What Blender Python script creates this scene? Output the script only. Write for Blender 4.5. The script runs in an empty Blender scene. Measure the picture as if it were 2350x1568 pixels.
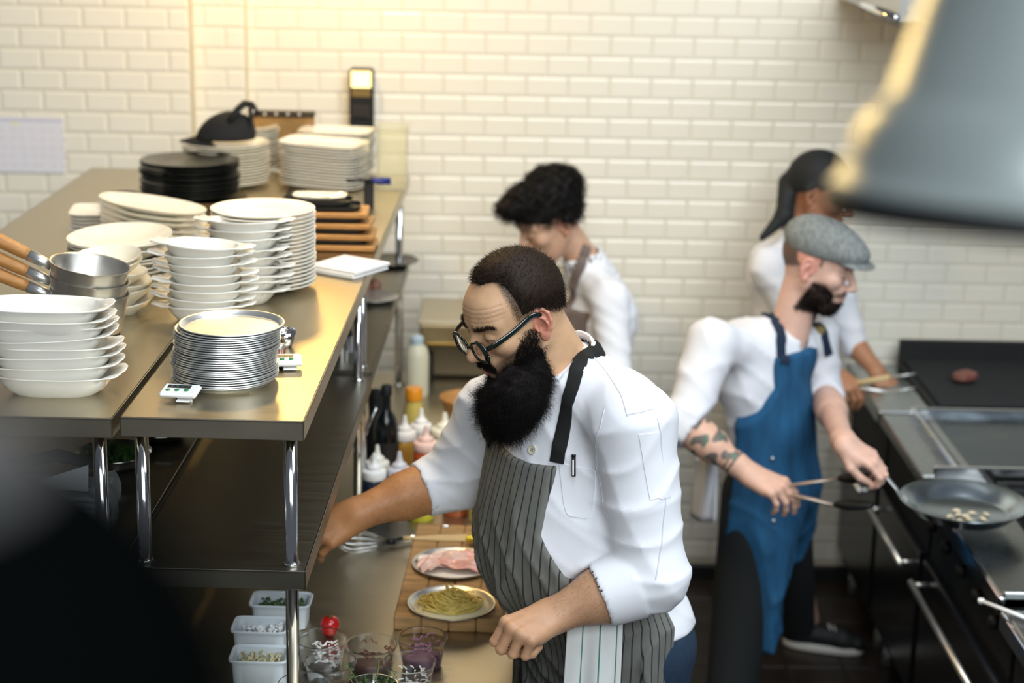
import bpy, bmesh, math, random
import numpy as np
from mathutils import Matrix, Vector

# ---------------------------------------------------------------- camera, light, exposure
SC = bpy.context.scene
COL = SC.collection
F = 4100.0                      # focal length in pixels of the 2350 x 1568 frame
CAM_H = 2.75
PITCH = math.atan(1108 / 4100.0); YAW = math.radians(0.53); ROLL = 0.021
_fw0 = np.array([math.sin(YAW), math.cos(YAW), 0]); _r0 = np.array([math.cos(YAW), -math.sin(YAW), 0]); _up = np.array([0, 0, 1.0])
FW = _fw0 * math.cos(PITCH) - _up * math.sin(PITCH)
_u = _fw0 * math.sin(PITCH) + _up * math.cos(PITCH)
RT = _r0 * math.cos(ROLL) + _u * math.sin(ROLL)
UP = -_r0 * math.sin(ROLL) + _u * math.cos(ROLL)
CAMP = np.array([0, 0, CAM_H])

def ray(x, y): return FW + RT * (x - 1175) / F + UP * (784 - y) / F
def atY(x, y, Y):
    d = ray(x, y); return CAMP + d * Y / d[1]
def atZ(x, y, Z):
    d = ray(x, y); return CAMP + d * (Z - CAM_H) / d[2]
def atX(x, y, X):
    d = ray(x, y); return CAMP + d * X / d[0]
def pix(p):
    d = np.asarray(p, float) - CAMP; z = d @ FW
    return 1175 + F * (d @ RT) / z, 784 - F * (d @ UP) / z

cd = bpy.data.cameras.new('camera'); cam = bpy.data.objects.new('camera', cd); COL.objects.link(cam)
cd.sensor_width = 36.0; cd.lens = F * 36.0 / 2350.0; cd.clip_start = 0.02
m = Matrix.Identity(4)
for i in range(3):
    m[i][0] = RT[i]; m[i][1] = UP[i]; m[i][2] = -FW[i]; m[i][3] = CAMP[i]
cam.matrix_world = m
cd.dof.use_dof = True; cd.dof.focus_distance = 3.72; cd.dof.aperture_fstop = 2.3
SC.camera = cam
vs = SC.view_settings
vs.view_transform = 'Standard'; vs.look = 'None'; vs.gamma = 1.0; vs.use_curve_mapping = False
vs.exposure = 0.8

w = bpy.data.worlds.new('world'); SC.world = w; w.use_nodes = True
bg = w.node_tree.nodes['Background']; bg.inputs[0].default_value = (0.80, 0.88, 1.0, 1); bg.inputs[1].default_value = 0.07

def area(name, loc, target, sx, sy, power, col):
    l = bpy.data.lights.new(name, 'AREA'); l.shape = 'RECTANGLE'; l.size = sx; l.size_y = sy; l.energy = power; l.color = col
    o = bpy.data.objects.new(name, l); COL.objects.link(o); o.location = loc
    o.rotation_euler = (Vector(target) - Vector(loc)).to_track_quat('-Z', 'Y').to_euler()
    return o
area('window_daylight', (3.0, 1.7, 5.0), (0.5, 4.6, 1.2), 2.4, 1.8, 75, (0.84, 0.93, 1.0))
area('front_fill_light', (1.0, -1.8, 4.3), (0.5, 5.0, 1.3), 4.2, 2.0, 150, (0.90, 0.96, 1.0))  # unseen fill light added behind the camera to brighten front-facing surfaces
area('skylight_daylight', (0.8, 3.5, 5.6), (0.3, 4.6, 1.0), 2.6, 2.4, 72, (0.93, 0.97, 1.0))
def point(name, loc, power, col, r=0.06):
    l = bpy.data.lights.new(name, 'POINT'); l.energy = power; l.color = col; l.shadow_soft_size = r
    o = bpy.data.objects.new(name, l); COL.objects.link(o); o.location = loc
point('heat_lamp_glow', (-0.72, 6.10, 2.75), 13, (1.0, 0.62, 0.18), 0.08)
point('heat_lamp_glow', (-0.50, 4.6, 3.05), 26, (1.0, 0.66, 0.24), 0.10)

# ---------------------------------------------------------------- materials
MATS = {}
def mat(name, col, rough=0.5, metal=0.0, noise=0.0, nscale=20.0, bump=0.0, bscale=60.0, trans=0.0, ior=1.45, alpha=1.0,
        coat=0.0, emit=None, estr=0.0, stretch=None, attr=None, sub=0.0, sheen=0.0, rvar=0.0, spec=None):
    if name in MATS: return MATS[name]
    M = bpy.data.materials.new(name); M.use_nodes = True; nt = M.node_tree; N = nt.nodes; L = nt.links
    b = N['Principled BSDF']
    b.inputs['Base Color'].default_value = (*col, 1); b.inputs['Roughness'].default_value = rough; b.inputs['Metallic'].default_value = metal
    b.inputs['IOR'].default_value = ior
    if trans: b.inputs['Transmission Weight'].default_value = trans
    if spec is not None: b.inputs['Specular IOR Level'].default_value = spec
    if coat: b.inputs['Coat Weight'].default_value = coat
    if sub:
        b.inputs['Subsurface Weight'].default_value = sub; b.inputs['Subsurface Radius'].default_value = (0.012, 0.005, 0.003); b.inputs['Subsurface Scale'].default_value = 1.0
    if sheen: b.inputs['Sheen Weight'].default_value = sheen
    if emit: b.inputs['Emission Color'].default_value = (*emit, 1); b.inputs['Emission Strength'].default_value = estr
    if alpha < 1: b.inputs['Alpha'].default_value = alpha
    tc = N.new('ShaderNodeTexCoord'); src = tc.outputs['Object']
    if stretch:
        mp = N.new('ShaderNodeMapping'); mp.inputs['Scale'].default_value = stretch; L.new(src, mp.inputs['Vector']); src = mp.outputs['Vector']
    base = None
    if attr:
        a = N.new('ShaderNodeAttribute'); a.attribute_name = attr; base = a.outputs['Color']; L.new(base, b.inputs['Base Color'])
    if noise:
        n = N.new('ShaderNodeTexNoise'); n.inputs['Scale'].default_value = nscale; n.inputs['Detail'].default_value = 5; L.new(src, n.inputs['Vector'])
        rp = N.new('ShaderNodeMapRange'); rp.inputs[1].default_value = 0.25; rp.inputs[2].default_value = 0.75
        rp.inputs[3].default_value = 1 - noise; rp.inputs[4].default_value = 1 + noise; L.new(n.outputs['Fac'], rp.inputs[0])
        mx = N.new('ShaderNodeVectorMath'); mx.operation = 'SCALE'
        if base: L.new(base, mx.inputs[0])
        else: mx.inputs[0].default_value = col
        L.new(rp.outputs[0], mx.inputs['Scale']); L.new(mx.outputs[0], b.inputs['Base Color'])
        if rvar:
            r2 = N.new('ShaderNodeMapRange'); r2.inputs[1].default_value = 0.3; r2.inputs[2].default_value = 0.7
            r2.inputs[3].default_value = rough - rvar; r2.inputs[4].default_value = rough + rvar
            L.new(n.outputs['Fac'], r2.inputs[0]); L.new(r2.outputs[0], b.inputs['Roughness'])
    if bump:
        n2 = N.new('ShaderNodeTexNoise'); n2.inputs['Scale'].default_value = bscale; n2.inputs['Detail'].default_value = 4; L.new(src, n2.inputs['Vector'])
        bp = N.new('ShaderNodeBump'); bp.inputs['Strength'].default_value = bump; bp.inputs['Distance'].default_value = 0.002
        L.new(n2.outputs['Fac'], bp.inputs['Height']); L.new(bp.outputs[0], b.inputs['Normal'])
    MATS[name] = M
    return M

def stripe_mat(name, base, line, period, width, rough=0.9, noise=0.12, attr='St'):
    """cloth with thin woven lines; the attribute holds the distance across the cloth in metres"""
    M = bpy.data.materials.new(name); M.use_nodes = True; nt = M.node_tree; N = nt.nodes; L = nt.links
    b = N['Principled BSDF']; b.inputs['Roughness'].default_value = rough
    a = N.new('ShaderNodeAttribute'); a.attribute_name = attr
    d = N.new('ShaderNodeMath'); d.operation = 'DIVIDE'; d.inputs[1].default_value = period; L.new(a.outputs['Fac'], d.inputs[0])
    fr = N.new('ShaderNodeMath'); fr.operation = 'FRACT'; L.new(d.outputs[0], fr.inputs[0])
    lt = N.new('ShaderNodeMath'); lt.operation = 'LESS_THAN'; lt.inputs[1].default_value = width / period; L.new(fr.outputs[0], lt.inputs[0])
    mx = N.new('ShaderNodeMix'); mx.data_type = 'RGBA'; mx.inputs['A'].default_value = (*base, 1); mx.inputs['B'].default_value = (*line, 1)
    L.new(lt.outputs[0], mx.inputs['Factor'])
    n = N.new('ShaderNodeTexNoise'); n.inputs['Scale'].default_value = 45; n.inputs['Detail'].default_value = 6
    tc = N.new('ShaderNodeTexCoord'); L.new(tc.outputs['Object'], n.inputs['Vector'])
    rp = N.new('ShaderNodeMapRange'); rp.inputs[3].default_value = 1 - noise; rp.inputs[4].default_value = 1 + noise; L.new(n.outputs['Fac'], rp.inputs[0])
    sc = N.new('ShaderNodeVectorMath'); sc.operation = 'SCALE'; L.new(mx.outputs['Result'], sc.inputs[0]); L.new(rp.outputs[0], sc.inputs['Scale'])
    L.new(sc.outputs[0], b.inputs['Base Color'])
    n3 = N.new('ShaderNodeTexNoise'); n3.inputs['Scale'].default_value = 420; L.new(tc.outputs['Object'], n3.inputs['Vector'])
    bp = N.new('ShaderNodeBump'); bp.inputs['Strength'].default_value = 0.25; bp.inputs['Distance'].default_value = 0.001
    L.new(n3.outputs['Fac'], bp.inputs['Height']); L.new(bp.outputs[0], b.inputs['Normal'])
    MATS[name] = M
    return M

STEEL = mat('brushed_steel', (0.50, 0.445, 0.33), 0.33, 1.0, noise=0.035, nscale=3, bump=0.02, bscale=14, stretch=(1.5, 30, 4), rvar=0.03)
STEELX = mat('brushed_steel_cross', (0.50, 0.45, 0.34), 0.36, 1.0, noise=0.05, nscale=3, bump=0.02, bscale=14, stretch=(2, 30, 4), rvar=0.04)
CHROME = mat('chrome', (0.72, 0.73, 0.74), 0.10, 1.0)
ALU = mat('aluminium', (0.78, 0.79, 0.77), 0.36, 0.9, noise=0.05, nscale=30)
STEEL_SHADED = mat('shaded_steel', (0.24, 0.225, 0.18), 0.38, 1.0, noise=0.06, nscale=3, bump=0.02, bscale=14, stretch=(1.5, 30, 4), rvar=0.04)  # brushed steel darkened: shade below the top shelf put into the lower shelves' colour
TILE = mat('glazed_tile', (0.80, 0.765, 0.655), 0.25, 0, noise=0.035, nscale=3, coat=0.2)
GROUT = mat('grout', (0.60, 0.54, 0.40), 0.9, noise=0.08)
PORC = mat('porcelain', (0.80, 0.755, 0.62), 0.12, coat=0.3)
PORCW = mat('white_porcelain', (0.82, 0.795, 0.715), 0.12, coat=0.3)
BLACKP = mat('black_glaze', (0.010, 0.012, 0.011), 0.25)
BLACK = mat('black_plastic', (0.004, 0.005, 0.005), 0.6)
IRON = mat('cast_iron', (0.008, 0.009, 0.009), 0.6, noise=0.2)
WOOD = mat('honey_wood', (0.42, 0.20, 0.055), 0.5, noise=0.35, nscale=5, stretch=(4, 40, 40), bump=0.2)
WOODH = mat('handle_wood', (0.45, 0.21, 0.06), 0.42, noise=0.25, nscale=5, stretch=(6, 60, 60), bump=0.15)
BOARD = mat('worn_board', (0.33, 0.19, 0.075), 0.65, noise=0.45, nscale=3.0, stretch=(3, 12, 12), bump=0.3)
FLOORM = mat('dark_floor', (0.020, 0.015, 0.012), 0.45, noise=0.3, nscale=6, bump=0.2)
WHITEPL = mat('white_plastic', (0.80, 0.80, 0.78), 0.35)
PAPER = mat('paper', (0.83, 0.82, 0.80), 0.9, noise=0.03)
CLEARPL = mat('clear_plastic', (0.95, 0.97, 0.98), 0.10, trans=1.0, ior=1.2)
CLOTHW = mat('white_cotton', (0.80, 0.815, 0.86), 0.92, noise=0.03, nscale=8, bump=0.12, bscale=700)

# ---------------------------------------------------------------- mesh helpers
def put(name, v, f, material, parent=None, smooth=False, col=None, st=None, world=False):
    me = bpy.data.meshes.new(name)
    v = np.asarray(v, dtype=np.float64)
    if world and parent is not None:
        v = v - np.array(parent.location)
    me.from_pydata(v.tolist() if len(v) < 5000 else [tuple(x) for x in v], [], [tuple(int(i) for i in q) for q in f])
    if isinstance(material, (list, tuple)):
        for mm in material: me.materials.append(mm)
    else: me.materials.append(material)
    if smooth:
        me.polygons.foreach_set('use_smooth', [True] * len(me.polygons))
    if col is not None:
        a = me.color_attributes.new('Col', 'FLOAT_COLOR', 'POINT')
        c4 = np.ones((len(v), 4), np.float32); c4[:, :3] = col; a.data.foreach_set('color', c4.ravel())
    if st is not None:
        a = me.attributes.new('St', 'FLOAT', 'POINT'); a.data.foreach_set('value', np.asarray(st, np.float32))
    me.update()
    o = bpy.data.objects.new(name, me); COL.objects.link(o)
    if parent is not None: o.parent = parent
    return o

def tag(o, label, cat, group=None):
    o['label'] = label; o['category'] = cat
    if group: o['group'] = group
    return o
def thing(name, label, cat, loc=(0, 0, 0), rotz=0.0, group=None, tilt=(0, 0)):
    o = bpy.data.objects.new(name, None); COL.objects.link(o); o.empty_display_size = 0.05
    o.location = tuple(float(c) for c in loc); o.rotation_euler = (tilt[0], tilt[1], rotz)
    return tag(o, label, cat, group)
def dup(root, loc, rotz=0.0, label=None, tilt=(0, 0), group=None):
    r = root.copy(); COL.objects.link(r); r.location = tuple(float(c) for c in loc); r.rotation_euler = (tilt[0], tilt[1], rotz)
    if label: r['label'] = label
    if group: r['group'] = group
    for ch in list(root.children):
        c = ch.copy(); COL.objects.link(c); c.parent = r
        for g in list(ch.children):
            d = g.copy(); COL.objects.link(d); d.parent = c
    return r

class MB:
    """collects shapes; every shape keeps its own shading flag"""
    def __init__(s): s.v = []; s.f = []; s.sm = []
    def add(s, v, f, smooth=False, M=None):
        o = len(s.v); v = np.asarray(v, float)
        if M is not None:
            M = np.array(M); v = v @ M[:3, :3].T + M[:3, 3]
        s.v.extend(v.tolist()); s.f.extend([tuple(i + o for i in q) for q in f]); s.sm.extend([smooth] * len(f)); return s
    def box(s, c, d, b=0.0, M=None):
        hx, hy, hz = d[0] / 2, d[1] / 2, d[2] / 2
        if b <= 0:
            v = [(sx * hx, sy * hy, sz * hz) for sx in (-1, 1) for sy in (-1, 1) for sz in (-1, 1)]
            f = [(0, 1, 3, 2), (4, 6, 7, 5), (0, 4, 5, 1), (2, 3, 7, 6), (0, 2, 6, 4), (1, 5, 7, 3)]
        else:
            b = min(b, hx * .95, hy * .95, hz * .95); v = []; ix = {}
            for sx in (-1, 1):
                for sy in (-1, 1):
                    for sz in (-1, 1):
                        for a in range(3):
                            p = [sx * (hx - b), sy * (hy - b), sz * (hz - b)]; p[a] = (sx * hx, sy * hy, sz * hz)[a]
                            ix[(sx, sy, sz, a)] = len(v); v.append(p)
            f = []
            def order(ids, n):
                P = np.array([v[i] for i in ids]); c0 = P.mean(0); n = np.array(n, float)
                a = np.cross(n, [0.31, 0.57, 0.76]); a /= np.linalg.norm(a); bb = np.cross(n, a)
                an = np.arctan2((P - c0) @ bb, (P - c0) @ a); return tuple(ids[i] for i in np.argsort(an))
            for a in range(3):
                for sg in (-1, 1):
                    ids = [ix[k] for k in ix if k[3] == a and k[a] == sg]; n = [0, 0, 0]; n[a] = sg; f.append(order(ids, n))
            for a, b2 in ((0, 1), (0, 2), (1, 2)):
                for s1 in (-1, 1):
                    for s2 in (-1, 1):
                        ids = [ix[k] for k in ix if k[a] == s1 and k[b2] == s2 and k[3] in (a, b2)]; n = [0, 0, 0]; n[a] = s1; n[b2] = s2; f.append(order(ids, n))
            for sx in (-1, 1):
                for sy in (-1, 1):
                    for sz in (-1, 1): f.append(order([ix[(sx, sy, sz, a)] for a in range(3)], (sx, sy, sz)))
        v = np.array(v) + np.array(c); return s.add(v, f, False, M)
    def lathe(s, prof, n=40, c=(0, 0, 0), M=None, smooth=True):
        """prof: (r, z) list; r = 0 closes"""
        v = []; f = []; rings = []
        for r, z in prof:
            if r <= 1e-9: rings.append([len(v)]); v.append((0, 0, z))
            else:
                rings.append(list(range(len(v), len(v) + n)))
                v.extend((r * math.cos(2 * math.pi * i / n), r * math.sin(2 * math.pi * i / n), z) for i in range(n))
        for a, b in zip(rings, rings[1:]):
            if len(a) == 1 and len(b) == 1: continue
            for i in range(n):
                j = (i + 1) % n
                if len(a) == 1: f.append((a[0], b[j], b[i]))
                elif len(b) == 1: f.append((a[i], a[j], b[0]))
                else: f.append((a[i], a[j], b[j], b[i]))
        return s.add(np.array(v) + np.array(c), f, smooth, M)
    def loft(s, rings, cap0=True, cap1=True, smooth=True, M=None, closed=True):
        n = len(rings[0]); v = np.concatenate([np.asarray(r, float) for r in rings]); f = []
        for k in range(len(rings) - 1):
            for i in range(n if closed else n - 1):
                j = (i + 1) % n; f.append((k * n + i, k * n + j, (k + 1) * n + j, (k + 1) * n + i))
        if cap0: f.append(tuple(reversed(range(n))))
        if cap1: f.append(tuple(range((len(rings) - 1) * n, len(rings) * n)))
        return s.add(v, f, smooth, M)
    def tube(s, pts, r, n=8, cap=True, flat=1.0, nrm=None):
        pts = [np.array(p, float) for p in pts]; m_ = len(pts); rr = r if hasattr(r, '__len__') else [r] * m_
        rings = []; prev = None
        for i, p in enumerate(pts):
            t = pts[min(i + 1, m_ - 1)] - pts[max(i - 1, 0)]; t /= (np.linalg.norm(t) + 1e-12)
            if prev is None:
                a = np.array(nrm, float) if nrm is not None else (np.array([0, 0, 1.]) if abs(t[2]) < .9 else np.array([1., 0, 0]))
            else: a = prev
            a = a - t * (a @ t); a /= (np.linalg.norm(a) + 1e-12); prev = a; b = np.cross(t, a)
            rings.append([p + rr[i] * (math.cos(2 * math.pi * k / n) * a * flat + math.sin(2 * math.pi * k / n) * b) for k in range(n)])
        return s.loft(rings, cap, cap)
    def build(s, name, material, parent=None, world=False, smooth=None):
        o = put(name, s.v, s.f, material, parent, world=world)
        o.data.polygons.foreach_set('use_smooth', s.sm if smooth is None else [smooth] * len(s.sm)); o.data.update()
        return o

def autosmooth(o, ang=35):
    me = o.data; bm = bmesh.new(); bm.from_mesh(me)
    for e in bm.edges:
        e.smooth = len(e.link_faces) == 2 and e.calc_face_angle(3.2) < math.radians(ang)
    for f in bm.faces: f.smooth = True
    bm.to_mesh(me); bm.free(); return o

def struct(o): o['kind'] = 'structure'; return o
def rotm(rx=0, ry=0, rz=0, loc=(0, 0, 0)):
    return np.array(Matrix.Translation(loc) @ Matrix.Rotation(rz, 4, 'Z') @ Matrix.Rotation(ry, 4, 'Y') @ Matrix.Rotation(rx, 4, 'X'))

# ---------------------------------------------------------------- the room
YW = 6.62
fl = struct(MB().box((0.6, 3.4, -0.05), (7.0, 6.9, 0.1)).build('floor', FLOORM))
QT = mat('quarry_tile', (0.020, 0.014, 0.011), 0.4, noise=0.35, nscale=9, bump=0.15)
qm = MB().box((0, 0, 0.003), (0.192, 0.192, 0.006), 0.002)
q0 = qm.build('floor_tile', QT, fl); q0.location = (0.7, 3.9, 0); first = True
for i in range(10):
    for j in range(14):
        x, y = 0.15 + i * .2, 3.9 + j * .2
        if y > YW - .12 or x > 1.95: continue
        o = q0 if first else q0.copy()
        if not first: COL.objects.link(o)
        first = False; o.parent = fl; o.location = (x, y, 0)
TW, TH = 0.1535, 0.0757
def tile_mesh(w=TW - .003, h=TH - .003):
    a, b, i_, d = w / 2, h / 2, 0.009, 0.0042
    v = [(-a, 0, -b), (a, 0, -b), (a, 0, b), (-a, 0, b), (-a, -.002, -b), (a, -.002, -b), (a, -.002, b), (-a, -.002, b),
         (-a + i_, -d, -b + i_), (a - i_, -d, -b + i_), (a - i_, -d, b - i_), (-a + i_, -d, b - i_)]
    f = [(0, 1, 5, 4), (1, 2, 6, 5), (2, 3, 7, 6), (3, 0, 4, 7), (4, 5, 9, 8), (5, 6, 10, 9), (6, 7, 11, 10), (7, 4, 8, 11), (8, 9, 10, 11)]
    return v, f
def tiled(name, x0, x1, Y, z0, z1, jx, jz, keep=300, hide=(), thick=.12):
    """a wall of running-bond tiles; jx, jz is a known vertical joint and the middle of its row"""
    wl = struct(MB().box(((x0 + x1) / 2, Y + thick / 2, (0 + z1) / 2), (x1 - x0, thick, z1)).build(name, GROUT))
    cand = []
    r0 = int(math.floor((z0 - jz) / TH)); r1 = int(math.ceil((z1 - jz) / TH))
    for r in range(r0, r1 + 1):
        zc = jz + r * TH
        if zc - TH / 2 < z0 - 1e-4 or zc + TH / 2 > z1 + .02: continue
        off = jx + (TW / 2 if r % 2 else 0)
        k0 = int(math.floor((x0 - off) / TW)) - 1
        for k in range(k0, k0 + int((x1 - x0) / TW) + 4):
            a, b = max(off + k * TW, x0), min(off + (k + 1) * TW, x1)
            if b - a < .02: continue
            xc = (a + b) / 2; px = pix((xc, Y, zc))
            vis = -40 < px[0] < 2390 and -25 < px[1] < 1590 and not any(h[0] < px[0] < h[2] and h[1] < px[1] < h[3] for h in hide)
            cand.append((0 if vis else 1, abs(px[1] - 500), xc, zc, b - a))
    cand.sort()
    shared = {}; rest = MB(); n = 0
    for vis, _, xc, zc, w_ in cand:
        if vis == 0 and n < keep:
            key = round(w_, 3)
            if key not in shared:
                v, f = tile_mesh(w_ - .003)
                o = put('tile', v, f, TILE, wl); shared[key] = o
            else:
                o = shared[key].copy(); COL.objects.link(o); o.parent = wl
            o.location = (xc, Y, zc); n += 1
        else:
            v, f = tile_mesh(w_ - .003); rest.add(np.array(v) + np.array([xc, Y, zc]), f)
    if rest.v:
        o = rest.build('tile_field', TILE, wl); o['kind'] = 'stuff'
    return wl
_j = atY(1210, 104, YW)
HID = [(1930, 0, 2350, 470), (560, 300, 860, 1600), (1080, 700, 1560, 1600), (0, 450, 900, 1600), (1640, 800, 1880, 1600), (2000, 830, 2400, 1600),
       (1140, 400, 1440, 800), (1800, 480, 1990, 800), (900, 790, 1100, 1600), (1560, 700, 1700, 1000)]
wall_back = tiled('wall_back', -0.935, 2.7, YW, 0.065, 3.0, _j[0], _j[2], 300, HID)
_j2 = atY(90, 38, 6.50)
wall_left = tiled('wall_left', -2.6, -1.125, 6.50, 0.9, 3.0, _j2[0], _j2[2], 300, [(0, 520, 500, 1600), (0, 275, 145, 395)], .24)
_j3 = atY(560, 40, 6.58)
pil = tiled('wall_pilaster', -1.125, -0.935, 6.575, 0.9, 3.0, -0.93, _j3[2], 120, [(0, 350, 700, 1600)], .16)
struct(MB().box((0.9, YW - .012, .0325), (3.6, .024, .065), .006).build('baseboard_back', mat('black_cove', (0.008, 0.008, 0.008), .5)))
# ---------------------------------------------------------------- overshelves and prep table
random.seed(4); RNG = np.random.default_rng(7)
SA = -math.radians(1.25); AX, AY = -0.369, 3.30; ZS = 1.69; ZL = 1.378; ZT = 0.95
EX = np.array([math.cos(SA), math.sin(SA)]); EY = np.array([-math.sin(SA), math.cos(SA)])
def sh(x, y, z): p = np.array([AX, AY]) + EX * x + EY * y; return (p[0], p[1], z)
def overshelf(label, x0, x1, y0, y1, lz, front_posts, far_post=True):
    t = thing('steel_overshelf', label, 'shelf', sh((x0 + x1) / 2, y0, ZT), SA, 'steel overshelves on the prep table')
    wd, ln = x1 - x0, y1 - y0; cx = (x0 + x1) / 2
    for nm, zt in (('top_shelf', ZS), ('lower_shelf', lz)):
        p = MB().box((0, ln / 2, zt - ZT - .003), (wd, ln, .006), .0015)
        for (c, d) in (((0, .002, zt - ZT - .02), (wd, .004, .04)), ((0, ln - .002, zt - ZT - .02), (wd, .004, .04)),
                       ((wd / 2 - .002, ln / 2, zt - ZT - .02), (.004, ln, .04)), ((-wd / 2 + .002, ln / 2, zt - ZT - .02), (.004, ln, .04))):
            p.box(c, d, .0012)
        p.build(nm, STEEL if nm == 'top_shelf' else STEEL_SHADED, t)
    posts = [(fx - cx, .035) for fx in front_posts] + [(fx - cx, ln - .05) for fx in front_posts]
    for (px_, py_) in posts:
        q = MB().lathe([(0, 0), (.0135, 0), (.0135, lz - ZT - .04)], 20, (px_, py_, 0)); q.lathe([(.0135, 0), (.0135, ZS - lz - .006), (0, ZS - lz - .006)], 20, (px_, py_, lz - ZT))
        po = q.build('post', CHROME, t)
        MB().lathe([(.0135, 0), (.0165, 0), (.0165, .004), (.0135, .007)], 20, (px_, py_, lz - ZT)).build('collar', CHROME, po)
        MB().lathe([(.0135, 0), (.022, 0), (.022, .004), (.0135, .008)], 20, (px_, py_, 0)).build('foot_flange', CHROME, po)
    return t
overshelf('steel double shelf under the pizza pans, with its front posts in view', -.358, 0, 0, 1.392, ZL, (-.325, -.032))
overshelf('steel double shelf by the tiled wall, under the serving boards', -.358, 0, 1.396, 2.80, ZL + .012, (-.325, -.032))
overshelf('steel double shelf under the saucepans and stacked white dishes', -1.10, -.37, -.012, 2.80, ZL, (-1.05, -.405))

t = thing('prep_table', 'stainless steel prep table with cutting board and sauce bottles', 'table', sh(-.35, -.2, 0), SA)
MB().box((0, 1.5, ZT - .02), (1.53, 3.2, .04), .004).build('worktop', STEELX, t)
MB().box((.0, 1.5, .25), (1.45, 3.1, .03), .004).build('undershelf', STEELX, t)
for lx in (-.7, .7):
    for ly in (.0, 3.0): MB().lathe([(0, 0), (.02, 0), (.02, ZT - .04), (0, ZT - .04)], 16, (lx, ly, 0)).build('leg', CHROME, t)
MB().box((.735, 1.5, ZT - .25), (.02, 3.1, .42), .003).build('front_panel', BLACK, t)

# ---------------------------------------------------------------- crockery on the top shelf
ORD = 'first second third fourth fifth sixth seventh eighth ninth tenth eleventh twelfth thirteenth fourteenth fifteenth sixteenth seventeenth eighteenth nineteenth twentieth twenty-first twenty-second twenty-third twenty-fourth twenty-fifth'.split()
def stack(make, n, base, dz, label, top_label, cat, group, jit=.003, tilt0=(0, 0), tjit=.01, drift=(0, 0), rot0=0., rj=.15, lean=None):
    proto = make(); R = random.Random(hash(label) % 999)
    R = random.Random(len(label) * 7 + n)
    for k in range(n):
        loc = (base[0] + drift[0] * k + R.uniform(-jit, jit), base[1] + drift[1] * k + R.uniform(-jit, jit), base[2] + dz * k)
        tl = (tilt0[0] + R.uniform(-tjit, tjit), tilt0[1] + R.uniform(-tjit, tjit)); rz = rot0 + R.uniform(-rj, rj)
        if lean: loc, tl = lean(k, loc, tl)
        lb = top_label if k == n - 1 else ORD[k] + ' from bottom: ' + label
        if k == 0:
            o = proto; o.location = loc; o.rotation_euler = (tl[0], tl[1], rz); tag(o, lb, cat, group)
        else: dup(o, loc, rz, lb, tl, group)
def one(name, mb, m_):
    return autosmooth(mb.build(name, m_), 50)
def P_plate(name, r, m_, deep=.019, well=.62, t=.0035, n=56):
    w_ = r * well
    return lambda: one(name, MB().lathe([(0, .002), (w_ * .8, .002), (w_ * .82, 0), (w_ * .9, 0), (w_ * .95, .003), (r * .97, deep - .002), (r, deep), (r, deep + .002), (r * .975, deep + .0025),
                        (w_ * 1.06, t + .004), (w_ * .9, t + .002), (0, t + .002)], n), m_)
def P_coupe(name, r, m_, h=.03, t=.003):
    return lambda: one(name, MB().lathe([(0, .003), (r * .42, .003), (r * .44, 0), (r * .5, 0), (r * .52, .004), (r * .85, h * .6), (r, h), (r * .995, h + .0025), (r * .97, h + .001), (r * .8, h * .6 + .002), (r * .5, .007), (0, .007)], 56), m_)

b = atZ(515, 872, ZS)
def lean_pan(k, loc, tl):
    s_ = math.sin(k * .55) * .0025 + (.004 if k > 16 else 0) + (.006 if k > 22 else 0); return (loc[0] + s_ + .0003 * k, loc[1], loc[2]), tl
stack(lambda: one('pizza_pan', MB().lathe([(0, 0), (.098, 0), (.1035, .008), (.1075, .0085), (.1092, .0098), (.1085, .0115), (.1065, .0118), (.1025, .0105), (.097, .0016), (0, .0016)], 72), ALU),
      25, (b[0], b[1], ZS), .0047, 'round aluminium pan in the tall stack beside the white timers', 'topmost round aluminium pan of the stack beside the timers', 'pan', 'aluminium pizza pans', jit=.0015, tjit=.004, lean=lean_pan)

def sup(a, b_, n_, k=64, ear=0., ew=.3, wav=0.):
    th = np.linspace(0, 2 * np.pi, k, endpoint=False); c, s_ = np.cos(th), np.sin(th)
    x = a * np.sign(c) * np.abs(c) ** (2 / n_); y = b_ * np.sign(s_) * np.abs(s_) ** (2 / n_)
    if ear:
        e = np.exp(-(np.abs(y) / (b_ * ew)) ** 6) * (np.abs(c) > .3)
        x = x + np.sign(c) * ear * e * (1 + .0 * y)
    if wav: x = x * (1 + wav * np.cos(8 * th)); y = y * (1 + wav * np.cos(8 * th))
    return x, y
def ring(x, y, z): return np.stack([x, y, np.full_like(x, z) if np.isscalar(z) else z], 1)
def bake_dish():
    k = 72; rs = []
    bx = lambda s_, e=0., dz=0: sup(.118 * s_ + dz, .072 * s_ + dz, 2.9, k, e, .72)
    for s_, z in ((.62, .0), (.70, .0), (.72, .002), (.86, .014), (.95, .03), (.985, .039)): rs.append(ring(*bx(s_), z))
    x, y = bx(1., .024); e = np.maximum(0, np.abs(x) - .118); zz = .041 + .30 * e + .0015 * np.sin(y * 190) * (e > .004)
    rs.append(ring(x, y, zz)); x2, y2 = bx(1.012, .024); rs.append(ring(x2, y2, zz + .002)); rs.append(ring(x, y, zz + .0035))
    for s_, z in ((.955, .042), (.90, .028), (.80, .012), (.70, .006), (.5, .005)): rs.append(ring(*bx(s_), z))
    return one('baking_dish', MB().loft(rs), PORCW)
b = atZ(132, 896, ZS)
stack(bake_dish, 8, (b[0], b[1], ZS), .0195, 'white oblong baking dish in the stack before the saucepans', 'topmost white oblong baking dish before the saucepans', 'dish', 'oblong baking dishes', jit=.004, tilt0=(0, -.01), tjit=.03, drift=(-.0032, 0), rj=.05, rot0=.03)

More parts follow.
